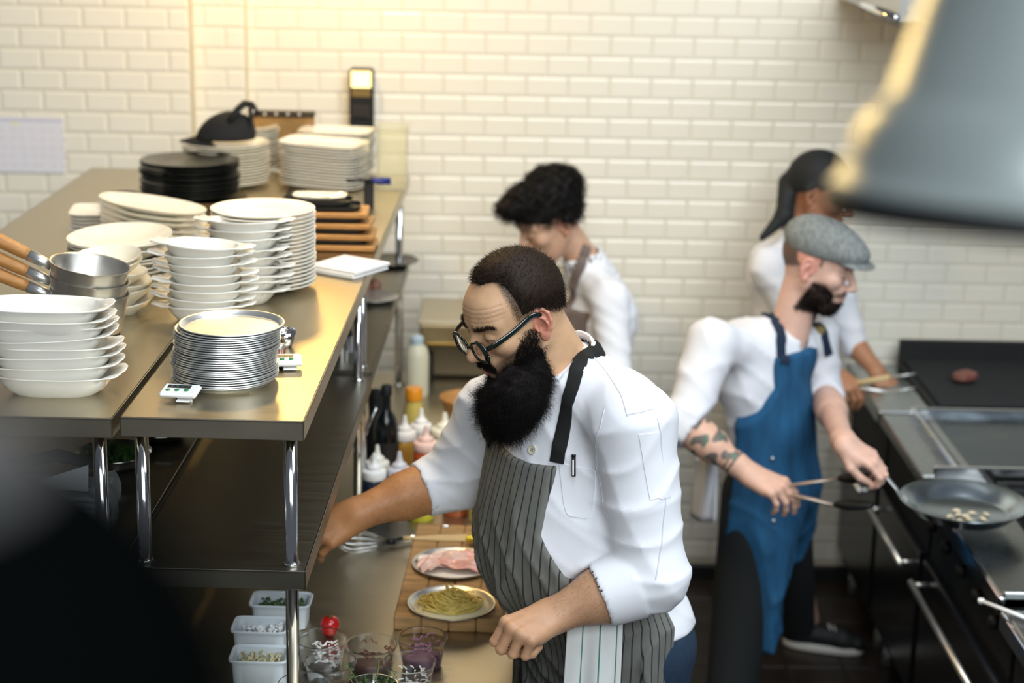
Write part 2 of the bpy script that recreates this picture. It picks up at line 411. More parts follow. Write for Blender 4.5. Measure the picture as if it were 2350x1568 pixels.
def eared_dish():
    k = 72; rs = []; bx = lambda s_, e=0.: sup(.088 * s_, .066 * s_, 2.1, k, e, .46)
    for s_, z in ((.55, .002), (.6, 0), (.66, 0), (.72, .004), (.9, .022), (.985, .036)): rs.append(ring(*bx(s_), z))
    x, y = bx(1.0, .034); e = np.maximum(0, np.abs(x) - .088); zz = .037 + .10 * e + .0012 * np.sin(e * 600) * (e > .006)
    rs.append(ring(x, y, zz)); rs.append(ring(*bx(1.01, .036), zz + .002)); rs.append(ring(x * .995, y, zz + .0038))
    for s_, z in ((.95, .039), (.87, .022), (.7, .008), (.4, .006)): rs.append(ring(*bx(s_), z))
    return one('gratin_dish', MB().loft(rs), PORCW)
b = atZ(470, 735, ZS)
stack(eared_dish, 8, (b[0], b[1], ZS), .0205, 'white oval gratin dish with ears, in the front stack behind the pans', 'topmost white eared gratin dish of the front stack behind the pans', 'dish', 'eared gratin dishes', jit=.005, tjit=.045, rj=.12, rot0=-.02)
b = atZ(545, 700, ZS)
stack(eared_dish, 9, (b[0] + .012, b[1] + .04, ZS), .0205, 'white oval gratin dish with ears, in the stack against the soup plates', 'tilted white gratin dish on top of the stack against the soup plates', 'dish', 'gratin dishes by the soup plates', jit=.005, tjit=.05, rot0=-.25, rj=.2)
b = atZ(607, 662, ZS)
stack(P_plate('soup_plate', .130, PORCW, .022, .58), 20, (b[0], b[1], ZS), .0097, 'white rimmed soup plate in the tallest round stack', 'topmost white soup plate of the tallest round stack', 'plate', 'soup plates', jit=.0012, tjit=.004, rj=3)
b = atZ(280, 655, ZS)
stack(P_coupe('pasta_bowl', .131, PORC, .034), 9, (b[0], b[1], ZS), .0118, 'cream wide pasta bowl in the stack behind the saucepans', 'topmost cream wide pasta bowl behind the saucepans', 'bowl', 'pasta bowls', jit=.003, tilt0=(0, -.03), tjit=.03, rj=3)
b = atZ(262, 715, ZS)
stack(P_coupe('small_bowl', .084, PORC, .036), 7, (b[0] + .015, b[1], ZS), .0165, 'cream small bowl in the leaning stack between saucepans and pasta bowls', 'topmost cream small bowl right behind the saucepan rim', 'bowl', 'small cream bowls', jit=.003, tilt0=(0, .10), tjit=.04, rj=3, drift=(-.004, 0))
# oval platters, leaning
def platter():
    k = 64; rs = []
    for s_, z in ((.5, 0), (.66, 0), (.7, .003), (.97, .016), (1., .019), (1., .021), (.97, .0205), (.72, .008), (.6, .005), (.3, .005)): rs.append(ring(*sup(.148 * s_, .10 * s_, 2.2, k), z))
    return one('oval_platter', MB().loft(rs), PORC)
b = atZ(352, 560, ZS)
stack(platter, 6, (b[0], b[1], ZS + .014), .0165, 'cream oval platter in the slanting stack behind the pasta bowls', 'topmost cream oval platter of the slanting stack', 'platter', 'oval platters', jit=.004, tilt0=(0, .13), tjit=.012, rj=.08)
b = atZ(232, 488, ZS + .07)
stack(lambda: one('black_saucer', MB().lathe([(0, 0), (.03, 0), (.055, .012), (.055, .014), (.03, .003), (0, .003)], 40), BLACKP), 6, (b[0] + .025, b[1] + .18, ZS), .0155, 'small black saucer in the short stack at the far left', 'topmost small black saucer at the far left of the shelf', 'saucer', 'black saucers', jit=.003, rj=3)
b = atZ(250, 530, ZS)
stack(lambda: one('square_plate', MB().loft([ring(*sup(.09 * s_, .09 * s_, 7, 48), z) for s_, z in ((.6, 0), (.7, 0), (.97, .012), (1, .014), (1, .016), (.96, .0155), (.68, .004), (.3, .004))]), PORCW), 5,
      (b[0] - .02, b[1] + .03, ZS), .0105, 'white square plate peeking out left of the oval platters', 'topmost white square plate left of the oval platters', 'plate', 'square plates by the platters', jit=.003, rj=.04, rot0=.1)
b = atZ(437, 458, ZS)
stack(P_plate('black_plate', .155, BLACKP, .018, .6), 12, (b[0], b[1], ZS + .012), .0088, 'black glazed dinner plate in the dark stack', 'topmost black glazed plate catching the warm light', 'plate', 'black plates', jit=.004, tjit=.012, rj=3)
tag(one('steel_tray', MB().loft([ring(*sup(.17 * s_, .13 * s_, 6, 48), z) for s_, z in ((.9, 0), (.95, .0), (1, .009), (1, .0115), (.95, .0025), (.5, .0025))]), mat('tray_bronze', (.26, .2, .1), .3, 1.)), 'dull bronze tray under the stack of black plates', 'tray').location = (b[0] + .0, b[1], ZS)
b = atZ(520, 425, ZS)
stack(P_plate('dinner_plate', .142, PORC, .02, .62), 14, (b[0], b[1], ZS), .0095, 'cream dinner plate in the stack under the black cap', 'topmost cream dinner plate, the black cap resting on it', 'plate', 'cream dinner plates', jit=.004, tjit=.012, rj=3)
capb = (b[0], b[1], ZS + 14 * .0095 + .012)
b2 = atZ(585, 395, ZS)
stack(P_plate('side_plate', .098, PORC, .016, .62), 15, (b2[0] - .02, b2[1] + .05, ZS), .0097, 'cream side plate in the narrow stack beside the cork panel', 'topmost cream side plate beside the cork panel', 'plate', 'cream side plates', jit=.004, tjit=.012, rj=3)
def sq_plate(a, bb):
    return lambda: one('oblong_plate', MB().loft([ring(*sup(a * s_, bb * s_, 4.5, 56), z) for s_, z in ((.6, 0), (.72, 0), (.97, .013), (1, .015), (1, .017), (.96, .0165), (.7, .004), (.3, .004))]), PORCW)
b = atZ(745, 428, ZS)
stack(sq_plate(.138, .10), 15, (b[0], b[1], ZS), .0096, 'white oblong plate in the front stack by the clear tub', 'topmost white oblong plate of the front stack by the tub', 'plate', 'oblong plates', jit=.004, tilt0=(.0, .03), tjit=.008, rj=.05, rot0=-.25)
b = atZ(772, 398, ZS)
stack(sq_plate(.128, .095), 15, (b[0], b[1] + .0, ZS), .0096, 'white oblong plate in the rear stack under the black wall device', 'topmost white oblong plate of the rear stack by the wall', 'plate', 'rear oblong plates', jit=.004, tjit=.012, rj=.05, rot0=-.1)

# cap, saucepans, boards, napkins, timers ...
t = thing('baseball_cap', 'black baseball cap lying on the cream dinner plates', 'cap', capb, math.radians(4))
CAPM = mat('black_cloth', (.006, .007, .008), .85, noise=.2)
rs = []
for i in range(10):
    a = i / 9 * math.pi / 2 * .97; x, y = sup(.098 * math.cos(a), .085 * math.cos(a), 2.1, 48); rs.append(ring(x, y, .012 + .088 * math.sin(a)) + np.array([.02 * math.sin(a), 0, 0]))
MB().loft(rs).build('crown', CAPM, t)
th = np.linspace(math.pi * .62, math.pi * 1.38, 24); rs = []
for k, (r1, z) in enumerate(((.085, .016), (.15, .0), (.153, .002), (.15, .004), (.085, .02))):
    rs.append(np.stack([r1 * np.cos(th) * (1 if k in (0, 4) else .98) - .0, .088 * np.sin(th) * (1 if k in (0, 4) else .92), z + .02 * (np.sin(th) ** 2) * -1 + .01 * 0], 1))
MB().loft(rs, False, False, closed=False).build('brim', CAPM, t)
p = MB(); arc = [(.02 + .085 * math.cos(a), 0.0, .075 + .05 * math.sin(a)) for a in np.linspace(-.25, math.pi * .62, 14)]
p.box((.085, 0, .085), (.012, .09, .07), .005, None)
p.build('back_strap', CAPM, t)
for dy in (-.02, .015, .03): MB().lathe([(0, 0), (.007, 0), (.006, .003), (0, .004)], 16, M=rotm(0, math.pi / 2, 0, (.091, dy, .10))).build('snap_stud', CHROME, t)
ar = MB().tube([(.02, -.06, .075), (.045, -.045, .112), (.065, -.02, .128), (.085, .015, .12), (.1, .045, .085)], .012, 8); ar.build('strap_arch', CAPM, t)

b = atZ(198, 768, ZS)
def saucepan(loc, lab, rz, tl):
    t = thing('saucepan', lab, 'saucepan', loc, rz, 'nested saucepans', tl)
    q = MB().lathe([(0, 0), (.07, 0), (.076, .006), (.0865, .088), (.0895, .0895), (.0895, .0915), (.087, .0912), (.0845, .088), (.0745, .007), (.068, .0018), (0, .0018)], 64)
    v = np.array(q.v); ang = np.arctan2(v[:, 1], v[:, 0]); e = np.exp(-((ang + 1.25) / .16) ** 2) * np.clip((v[:, 2] - .05) / .04, 0, 1)
    v[:, :2] *= (1 + .10 * e)[:, None]; q.v = v.tolist()
    autosmooth(q.build('pot', mat('worn_steel', (.56, .54, .49), .36, .9, noise=.2, nscale=14, rvar=.1), t), 50)
    d = np.array([-.955, 0, .295]); a = np.array([-.086, 0, .07])
    MB().tube([a, a + d * .02, a + d * .055], [.010, .0125, .0135], 16).build('ferrule', ALU, t)
    MB().tube([a + d * .055, a + d * .07, a + d * .12, a + d * .17, a + d * .19], [.0125, .0145, .0155, .0135, .010], 16).build('handle', WOODH, t)
    for dz in (-.018, .0): MB().lathe([(0, 0), (.004, .0), (.003, .003), (0, .004)], 10, M=rotm(0, -math.pi / 2, 0, (-.083, .012, .06 + dz))).build('rivet', ALU, t)
zz = (ZS, ZS + .034, ZS + .072)
saucepan((b[0] + .004, b[1], ZS + .012 - .0), 'lowest of the three nested steel saucepans, wooden handle to the left', .05, (.0, .10))
saucepan((b[0] + .002, b[1] - .002, ZS + .042), 'middle of the three nested steel saucepans, wooden handle to the left', .02, (.0, .13))
saucepan((b[0] + .003, b[1] - .004, ZS + .076), 'topmost steel saucepan with pouring lip and wooden handle', -.02, (.02, .16))
tag(one('trivet_ring', MB().lathe([(.05, 0), (.075, 0), (.075, .012), (.05, .012), (.05, 0)], 40), IRON), 'black ring under the nested saucepans', 'trivet').location = (b[0], b[1], ZS)

b = atZ(775, 572, ZS)
kk = 0
for k in range(5):
    z = ZS + .003 + k * .0305; dx = (.0, -.004, -.012, -.022, -.045)[k]
    if k < 4:
        o = tag(MB().box((0, 0, .008), (.215, .13, .016), .004).build('wooden_board', WOOD), ['wooden serving board at the bottom of the skillet stack', 'second wooden serving board from the bottom of the skillet stack', 'third wooden serving board from the bottom of the skillet stack', 'uppermost wooden serving board, below the top skillet'][k], 'board', 'wooden serving boards')
        o.location = (b[0] + dx, b[1] + .02, z); o.rotation_euler[2] = random.uniform(-.03, .03)
    o = tag(one('iron_skillet', MB().loft([ring(*sup(.098 * s_, .058 * s_, 5, 48), zq) for s_, zq in ((.9, .0), (.95, .002), (1, .012), (1, .0135), (.96, .0135), (.93, .004), (.5, .004))]), IRON),
            ['black iron skillet on the lowest wooden board', 'black iron skillet on the second wooden board', 'black iron skillet on the third wooden board', 'black iron skillet on the uppermost wooden board', 'topmost black skillet, holding a small white tray'][k], 'skillet', 'iron skillets')
    o.location = (b[0] + dx - .012, b[1] + .02, z + (.0165 if k < 4 else .0)); o.rotation_euler[2] = random.uniform(-.03, .03)
zt_ = ZS + .003 + 4 * .0305 + .014
tag(one('small_tray', MB().loft([ring(*sup(.075 * s_, .045 * s_, 4, 40), zq) for s_, zq in ((.7, 0), (.75, 0), (1, .01), (1, .012), (.95, .0118), (.7, .003), (.3, .003))]), PORC), 'small white tray on top of the skillet stack', 'tray').location = (b[0] - .05, b[1] + .02, zt_)
t = thing('scraper', 'scraper with blue handle lying by the oblong plates', 'utensil', atZ(845, 478, ZS), .0)
q = atZ(870, 456, ZS + .03); d0 = np.array(t.location)
MB().tube([np.array([-.06, -.04, .095]), np.array([.005, .02, .085])], .010, 8, flat=.5).build('blade', IRON, t)
MB().tube([np.array([.005, .02, .085]), np.array([.03, .035, .08]), np.array([.068, .035, .08])], [.008, .012, .011], 12).build('handle', mat('blue_plastic', (.008, .02, .16), .4), t)
MB().box((.0, .03, .04), (.03, .03, .08), .004).build('stand', IRON, t)
b = atZ(800, 622, ZS)
t = thing('napkin_stack', 'flat pile of folded white paper napkins at the shelf edge', 'napkins', (b[0], b[1], ZS), math.radians(-33))
for k in range(5): MB().box((random.uniform(-.003, .003), random.uniform(-.003, .003), .003 + k * .004), (.152, .152, .0036), .001).build('napkin', PAPER, t)
def timer(px_, py_, rz, lab):
    b = atZ(px_, py_, ZS); t = thing('kitchen_timer', lab, 'timer', (b[0], b[1], ZS), rz, 'kitchen timers', (.12, 0))
    MB().box((0, 0, .018), (.076, .052, .0115), .0045).build('case', WHITEPL, t)
    MB().box((-.004, .010, .0236), (.048, .016, .001), .0003).build('display', mat('lcd', (.02, .025, .022), .2), t)
    p = MB()
    for k in range(4): p.box((-.018 + k * .0105, .010, .0243), (.006, .009, .0004))
    p.build('digits', mat('lcd_digit', (.045, .055, .05), .3), t)
    for k, (bx, by) in enumerate(((-.022, -.010), (-.004, -.009), (.015, -.008))):
        MB().lathe([(.0048, 0), (.0048, .002), (0, .0026)], 16, (bx, by, .0236)).build('button', mat('green_button', (.02, .22, .06), .4), t)
    MB().box((.012, -.02, .008), (.028, .018, .003), .001).box((.012, -.012, .002), (.03, .004, .012), .001).build('clip', WHITEPL, t)
    MB().lathe([(0, 0), (.012, 0), (.012, .013), (0, .013)], 16, (.0, .008, .0)).build('magnet', BLACK, t)
timer(415, 917, math.radians(-6), 'white kitchen timer with green buttons at the front shelf edge')
timer(652, 845, math.radians(8), 'white kitchen timer half hidden behind the aluminium pans')
b = atZ(641, 818, ZS); t = thing('tea_light_tin', 'tiny tin with red and white printed label behind the pans', 'tin', (b[0], b[1], ZS + 0))
MB().lathe([(0, 0), (.0125, 0), (.0125, .026), (.011, .028), (0, .028)], 24).build('tin', ALU, t)
p = MB()
for k in range(18):
    a = k / 18 * 6.283; p.box((0, 0, 0), (.0018, .0006, .012), 0, rotm(0, 0, a + math.pi / 2, (.0128 * math.cos(a), .0128 * math.sin(a), .013)))
p.build('label_print', mat('red_print', (.45, .05, .05), .5), t)
b = atZ(655, 797, ZS)
t = thing('metal_cup', 'small steel cup wrapped in clear film behind the pans', 'cup', (b[0], b[1], ZS))
MB().lathe([(0, 0), (.013, 0), (.02, .016), (.0235, .036), (.0225, .036), (.019, .016), (.012, .002), (0, .002)], 32).build('bowl', CHROME, t)
q = MB().lathe([(.0245, .034), (.025, .037), (.02, .041), (.008, .044), (0, .043)], 28); v = np.array(q.v); v[:, 2] += RNG.normal(0, .0018, len(v)); q.v = v.tolist(); q.build('film', CLEARPL, t)
b = atZ(903, 432, ZS)
t = thing('clear_tub', 'clear plastic storage tub standing near the tiled wall', 'tub', (b[0] - .005, b[1] + .03, ZS), .02)
p = MB()
for (c, d) in (((0, -.07, .1), (.098, .002, .2)), ((0, .07, .1), (.098, .002, .2)), ((-.048, 0, .1), (.002, .138, .2)), ((.048, 0, .1), (.002, .138, .2)), ((0, 0, .002), (.094, .138, .003))): p.box(c, d)
CP2 = mat('smoky_plastic', (.95, .93, .80), .15, trans=.9, ior=1.1)
p.build('walls', CP2, t)
p = MB()
for (c, d) in (((0, -.075, .2), (.112, .01, .006)), ((0, .075, .2), (.112, .01, .006)), ((-.052, 0, .2), (.01, .14, .006)), ((.052, 0, .2), (.01, .14, .006))): p.box(c, d, .002)
p.build('rim', CP2, t)
b = atZ(648, 388, ZS)
t = thing('cork_panel', 'brown cork panel with dark top rail behind the plates', 'panel', (b[0], b[1] + .03, ZS))
MB().box((0, 0, .095), (.22, .02, .17), .003).build('board', mat('cork', (.30, .17, .055), .9, noise=.25, nscale=120, bump=.4, bscale=150), t)
MB().box((0, -.004, .190), (.226, .03, .02), .003).build('rail', mat('dark_bronze', (.03, .022, .014), .5), t)
for k in range(4): MB().lathe([(0, 0), (.005, 0), (.005, .003), (0, .004)], 12, M=rotm(math.pi / 2, 0, 0, (-.06 + k * .04, -.019, .19))).build('screw', ALU, t)
MB().box((0, 0, .005), (.22, .06, .01), .002).build('foot', IRON, t)
# wall things
a, c = atY(803, 155, YW - .03), atY(858, 296, YW - .03)
t = thing('wall_dispenser', 'black wall device with a lit window above the plates', 'dispenser', ((a[0] + c[0]) / 2, YW - .008, c[2]))
hh = a[2] - c[2]; ww = c[0] - a[0]
MB().box((0, -.03, hh / 2), (ww, .06, hh), .008).build('body', BLACK, t)
MB().box((0, -.062, hh * .83), (ww * .82, .004, hh * .27), .0015).build('lit_window', mat('lit_window', (.9, .7, .25), .3, emit=(1, .80, .35), estr=1.1), t)
MB().box((0, -.062, hh * .60), (ww * .8, .005, hh * .12), .0015).build('keypad', mat('bronze_pad', (.25, .17, .06), .35, .6), t)
MB().box((0, -.062, hh * .3), (ww * .8, .004, hh * .22), .002).build('front_flap', mat('brown_plastic', (.022, .015, .014), .5), t)
MB().box((0, -.066, hh * .22), (ww * .5, .004, hh * .03), .001).build('slot', BLACK, t)
a, c = atY(-60, 268, 6.49), atY(150, 398, 6.49)
t = thing('wall_chart', 'white paper chart with faint rows taped to the tiles', 'poster', ((a[0] + c[0]) / 2, 6.492, c[2]))
W_, H_ = c[0] - a[0], a[2] - c[2]
MB().box((0, 0, H_ / 2), (W_, .002, H_), 0).build('sheet', mat('chart_paper', (.72, .72, .77), .8, noise=.02), t)
p = MB()
for r in range(5):
    for k in range(9): p.box((-W_ / 2 + .03 + k * .036 + random.uniform(-.006, .006), -.0014, .03 + r * .032), (.014, .0006, .007))
o = p.build('printed_rows', mat('faint_pink', (.70, .62, .66), .8), t); o['kind'] = 'stuff'
MB().box((W_ / 2 - .175, -.0014, H_ - .022), (.02, .0006, .01)).build('yellow_note', mat('yellow_print', (.8, .78, .35), .8), t)
MB().box((0, -.0014, H_ - .008), (W_, .0006, .012)).build('header_strip', mat('lilac_print', (.58, .58, .68), .8), t)

# ---------------------------------------------------------------- lower shelf
def bowl_prof(r, h, t=.002, ft=.55): return [(0, 0), (r * ft, 0), (r * .85, h * .5), (r * .98, h * .95), (r * 1.03, h), (r * 1.03, h + t), (r * .97, h), (r * .83, h * .5 + t), (r * (ft - .03), t), (0, t)]
b = atZ(365, 1012, ZL); t = thing('steel_bowl', 'steel bowl of shallots on the lower shelf, behind the front posts', 'bowl', (b[0], b[1] + .02, ZL))
autosmooth(MB().lathe(bowl_prof(.088, .03), 48).build('shell', CHROME, t), 50)
for k in range(16):
    a = k * 2.4; r_ = .016 * math.sqrt(k); o = MB().lathe([(0, -.012), (.009, -.008), (.012, 0), (.008, .008), (0, .013)], 12)
    o = o.build('shallot', mat('shallot', (.35, .17, .12), .5, noise=.3), None); tag(o, 'peeled shallot in the steel bowl on the lower shelf', 'shallot', 'shallots in the bowl'); o.location = (b[0] + r_ * math.cos(a), b[1] + .02 + r_ * math.sin(a), ZL + .022 + (.006 if r_ < .04 else .009)); o.rotation_euler = (random.uniform(0, 3), random.uniform(0, 3), 0)
b = atZ(262, 1075, ZL); t = thing('mixing_bowl', 'wide steel bowl of green herbs on the lower shelf', 'bowl', (b[0], b[1], ZL))
autosmooth(MB().lathe(bowl_prof(.084, .04), 48).build('shell', CHROME, t), 50)
GREEN = mat('herb_green', (.03, .11, .015), .6, noise=.4)
p = MB()
for k in range(260):
    a = random.uniform(0, 6.283); r_ = .07 * math.sqrt(random.random()); s_ = random.uniform(.005, .011)
    p.add(np.array([(-s_, 0, 0), (0, -s_ * .5, .002), (s_, 0, 0), (0, s_ * .5, .002)]), [(0, 1, 2, 3)], False, rotm(random.uniform(-1, 1), random.uniform(-1, 1), a, (r_ * math.cos(a), r_ * math.sin(a), .028 + random.uniform(0, .018))))
o = p.build('chopped_herbs', GREEN); o.location = t.location; o['kind'] = 'stuff'; tag(o, 'chopped green herbs filling the wide steel bowl', 'herbs')
# paper napkin pack in a plastic bag
b = atZ(200, 1235, ZL - .05); t = thing('napkin_pack', 'opened pack of grey white paper napkins in a clear bag', 'napkins', sh(-.54, .20, ZL), math.radians(-4))
p = MB()
for k in range(7): MB().box((random.uniform(-.004, .004), 0, .008 + k * .0135), (.19, .13, .012), .003).build('napkin', mat('grey_paper', (.42, .45, .48), .9, noise=.05), t)
q = [np.array([.1, -.06 + .12 * k / 9, 0]) for k in range(10)]
rs = [[np.array([.098 + .012 * math.sin(k * 1.9 + z * 40) + .01 * (1 - abs(z - .05) / .05), -.066 + .132 * k / 9, z]) for k in range(10)] for z in np.linspace(.0, .115, 8)]
MB().loft(rs, False, False, closed=False).build('bag', mat('bag_film', (.8, .84, .88), .25, trans=.75, ior=1.1), t)
tri = MB().add(np.array([(-.06, -.05, .108), (.08, -.055, .104), (.072, -.02, .15), (.06, -.045, .104)]), [(0, 1, 2), (0, 2, 3), (1, 3, 2), (0, 3, 1)]); tri.build('folded_corner', mat('grey_paper', (.5, .5, .5)), t)
MB().tube([(-.12, .05, .115), (-.02, .06, .14), (.06, .06, .125)], [.02, .022, .016], 10, flat=.6).build('folded_cloth', mat('dark_cloth', (.03, .034, .036), .9, noise=.2), t)
# far items on the lower shelf
for (px_, py_, r_, h_, nm, lab, m_) in ((792, 800, .035, .075, 'steel_canister', 'steel canister standing on the lower shelf under the top', CHROME),):
    b = atZ(px_, py_ + 30, ZL); o = thing(nm, lab, 'canister', (b[0] - .01, b[1], ZL))
    autosmooth(MB().lathe([(0, 0), (r_, 0), (r_, h_), (r_ * 1.05, h_), (r_ * 1.05, h_ + .004), (r_ * .95, h_ + .004), (r_ * .95, .004), (0, .004)], 36).build('can', m_, o), 50)
    autosmooth(MB().lathe([(r_ * 1.02, h_ + .004), (r_ * 1.0, h_ + .012), (r_ * .4, h_ + .022), (0, h_ + .024)], 36).build('lid', BLACK, o), 50)
for (px_, py_, r_, lab) in ((868, 690, .08, 'steel plate with a brown bulb on the far lower shelf'), (905, 606, .10, 'dark plate on the lower shelf nearest the wall')):
    b = atZ(px_, py_, ZL + .012); o = thing('metal_plate', lab, 'plate', (b[0] - .015, b[1], ZL + .012))
    autosmooth(MB().lathe([(0, .002), (r_ * .6, .002), (r_ * .65, 0), (r_, .014), (r_, .016), (r_ * .6, .006), (0, .006)], 40).build('dish', ALU if r_ < .09 else BLACKP, o), 50)
b = atZ(862, 676, ZL + .012)
for k, (dx, dy) in enumerate(((-.02, 0), (.012, .02), (-.01, .04))):
    o = tag(one('onion', MB().lathe([(0, 0), (.014, .003), (.022, .016), (.018, .03), (.006, .038), (0, .046)], 20), mat('onion_skin', (.20, .09, .05), .5, noise=.3)), 'brown onion on the steel plate on the lower shelf', 'onion', 'onions on the plate'); o.location = (b[0] + dx - .015, b[1] + dy, ZL + .020)
# ---------------------------------------------------------------- on the prep table
def bottle(top, h, r, body, capc, lab, name='squeeze_bottle', translucent=True):
    b = atZ(top[0], top[1], ZT + h); t = thing(name, lab, 'bottle', (b[0], b[1], ZT), random.uniform(0, 6), 'squeeze bottles on the prep table')
    bm_ = mat('bottle_%d_%d_%d' % tuple(int(c * 255) for c in body), body, .3, trans=.0, sub=.0, coat=.3)
    cm = mat('cap_%d_%d_%d' % tuple(int(c * 255) for c in capc), capc, .35, coat=.2)
    hb = h - .075
    autosmooth(MB().lathe([(0, 0), (r * .9, 0), (r, .006), (r, hb * .55), (r * .97, hb * .75), (r, hb * .88), (r * .93, hb), (r * .8, hb + .006), (0, hb + .006)], 36).build('body', bm_, t), 60)
    z = hb + .002
    c = autosmooth(MB().lathe([(r * .98, z), (r * 1.0, z + .002), (r * 1.0, z + .02), (r * .95, z + .023), (r * .62, z + .026), (r * .58, z + .036), (r * .42, z + .04), (r * .3, z + .044), (r * .22, z + .055), (r * .14, z + .072), (0, z + .073)], 32).build('cap', cm, t), 40)
    return t
WCAP = (.83, .82, .78)
bottle((859, 1040), .20, .034, (.012, .02, .045), WCAP, 'squeeze bottle of dark sauce with white cap, nearest the steel post')
bottle((866, 1021), .20, .034, (.014, .02, .035), (.80, .76, .66), 'squeeze bottle with ivory cap just behind the dark sauce bottle')
bottle((929, 953), .20, .035, (.42, .22, .035), (.80, .74, .68), 'squeeze bottle of amber sauce with pale cap')
bottle((967, 937), .20, .033, (.55, .5, .4), (.82, .80, .76), 'squeeze bottle with clear white cap behind the amber sauce')
bottle((978, 977), .20, .037, (.55, .10, .03), (.82, .56, .48), 'squeeze bottle of red sauce with pink cap')
bottle((1021, 947), .20, .041, (.75, .66, .40), (.85, .81, .64), 'squeeze bottle with cream coloured cap near the chef')
bottle((917, 1036), .20, .034, (.30, .28, .30), (.60, .58, .62), 'squeeze bottle with grey lilac cap before the amber sauce')
def jar(base, r, h, cols, lab, name='jar', lid=None):
    b = atZ(base[0], base[1], ZT); t = thing(name, lab, 'jar', (b[0], b[1], ZT))
    z0 = 0
    for i, (c, fr) in enumerate(cols):
        z1 = z0 + h * fr; e = .001 * i
        autosmooth(MB().lathe([(0, z0), (r * .94, z0), (r - e, z0 + .004), (r - e, z1 - .003), (r * .96, z1), (0, z1)], 32).build('body' if i == 0 else 'band', mat('jar_%d_%d_%d' % tuple(int(q * 255) for q in c), c, .3, coat=.3), t), 50); z0 = z1
    if lid: autosmooth(MB().lathe([(r * .9, h), (r * .9, h + .012), (r * .5, h + .018), (0, h + .018)], 32).build('lid', mat('cap_%d_%d_%d' % tuple(int(q * 255) for q in lid), lid, .4), t), 50)
jar((966, 1190), .037, .055, [((.55, .50, .03), .4), ((.5, .5, .46), .6)], 'short jar with yellow base below the chef\'s sleeve', lid=(.5, .5, .45))
jar((1046, 1178), .038, .12, [((.55, .13, .04), 1.)], 'squat orange red sauce jar beside the chef', lid=(.7, .3, .2))
jar((1106, 1192), .038, .14, [((.80, .72, .22), 1.)], 'pale yellow sauce jar touching the striped apron', lid=(.8, .75, .4))
def tall(top, h, prof, parts, lab, name, cat):
    b = atZ(top[0], top[1], ZT + h); t = thing(name, lab, cat, (b[0], b[1], ZT))
    for nm, pr, m_ in parts: autosmooth(MB().lathe(pr, 32).build(nm, m_, t), 50)
DGLASS = mat('dark_glass', (.004, .006, .006), .12, coat=.5)
tall((957, 768), .215, None, (('body', [(0, 0), (.04, 0), (.042, .006), (.042, .14), (.036, .165), (.022, .182), (0, .182)], mat('milky_plastic', (.62, .58, .42), .4)), ('cap', [(.022, .180), (.023, .182), (.023, .205), (.012, .212), (0, .215)], mat('pale_blue_cap', (.45, .56, .60), .3))), 'tall milky bottle with pale blue cap at the back of the table', 'milky_bottle', 'bottle')
tall((950, 890), .19, None, (('body', [(0, 0), (.034, 0), (.036, .01), (.036, .10), (.026, .14), (.022, .155), (0, .155)], mat('pale_oil', (.55, .42, .10), .2, coat=.4)), ('cap', [(.024, .150), (.027, .152), (.027, .185), (.024, .19), (0, .19)], mat('orange_cap', (.72, .26, .01), .35))), 'oil bottle with bright orange cap', 'oil_bottle', 'bottle')
tall((887, 884), .30, None, (('body', [(0, 0), (.035, 0), (.037, .01), (.037, .17), (.03, .20), (.014, .225), (.013, .27), (0, .27)], DGLASS), ('stopper', [(.013, .268), (.0165, .27), (.0165, .295), (.013, .30), (0, .30)], BLACK), ('label', [(.0375, .06), (.0375, .13), (.037, .13)], mat('dark_label', (.018, .015, .012), .6))), 'black wine bottle behind the squeeze bottles', 'wine_bottle', 'bottle')
tall((862, 892), .24, None, (('body', [(0, 0), (.03, 0), (.03, .12), (.02, .15), (.024, .20), (.018, .235), (0, .24)], BLACK),), 'black pepper mill by the steel post', 'pepper_mill', 'mill')
b = atZ(849, 1020, 1.12); o = tag(MB().box((0, 0, .03), (.03, .03, .06), .003).build('yellow_box', mat('yellow_card', (.55, .42, .03), .6)), 'tiny yellow box hidden behind the shelf edge', 'box'); b = atZ(849, 1014, ZT + .05); o.location = (b[0], b[1], ZT)
b = atZ(846, 985, ZT + .2); t = thing('ladle', 'steel ladle hanging at the shelf edge by the pepper mill', 'ladle', (b[0], b[1], ZT))
MB().tube([(-.015, 0, .16), (.0, 0, .21), (.022, 0, .265)], [.008, .007, .008], 8, flat=.5).build('handle', CHROME, t)
MB().tube([(-.015, 0, .0), (-.015, 0, .16)], [.006, .006], 8).build('shaft', CHROME, t)
MB().lathe([(0, 0), (.02, .0), (.026, .012), (.024, .012), (.018, .002), (0, .002)], 20, (-.015, 0, 0)).build('bowl', CHROME, t)

# toaster oven and wooden bowl at the back
b = atZ(985, 905, ZT); t = thing('counter_oven', 'low stainless counter oven at the back of the table', 'oven', (b[0] + .16, 6.22, ZT))
OVS = mat('warm_steel', (.46, .38, .24), .32, 1., noise=.1)
MB().box((0, 0, .185), (.40, .34, .07), .006).build('lid', OVS, t)
MB().box((0, .01, .225), (.41, .36, .012), .004).build('top_plate', STEEL, t)
MB().box((0, .04, .075), (.38, .26, .13), .006).build('body', mat('dark_steel', (.12, .10, .07), .4, 1.), t)
MB().box((0, -.165, .15), (.36, .012, .012), .004).build('front_rail', mat('brass_rail', (.5, .33, .1), .3, 1.), t)
MB().tube([(-.03, -.18, .105), (.05, -.18, .10)], .009, 10).build('handle', ALU, t)
MB().lathe([(0, 0), (.015, .0), (.015, .02), (0, .022)], 16, M=rotm(math.pi / 2, 0, 0, (.075, -.165, .105))).build('knob', mat('ivory_knob', (.6, .5, .3), .4), t)
for sx in (-.17, .17): MB().box((sx, -.10, .05), (.035, .05, .10), .006).build('foot', BLACK, t)
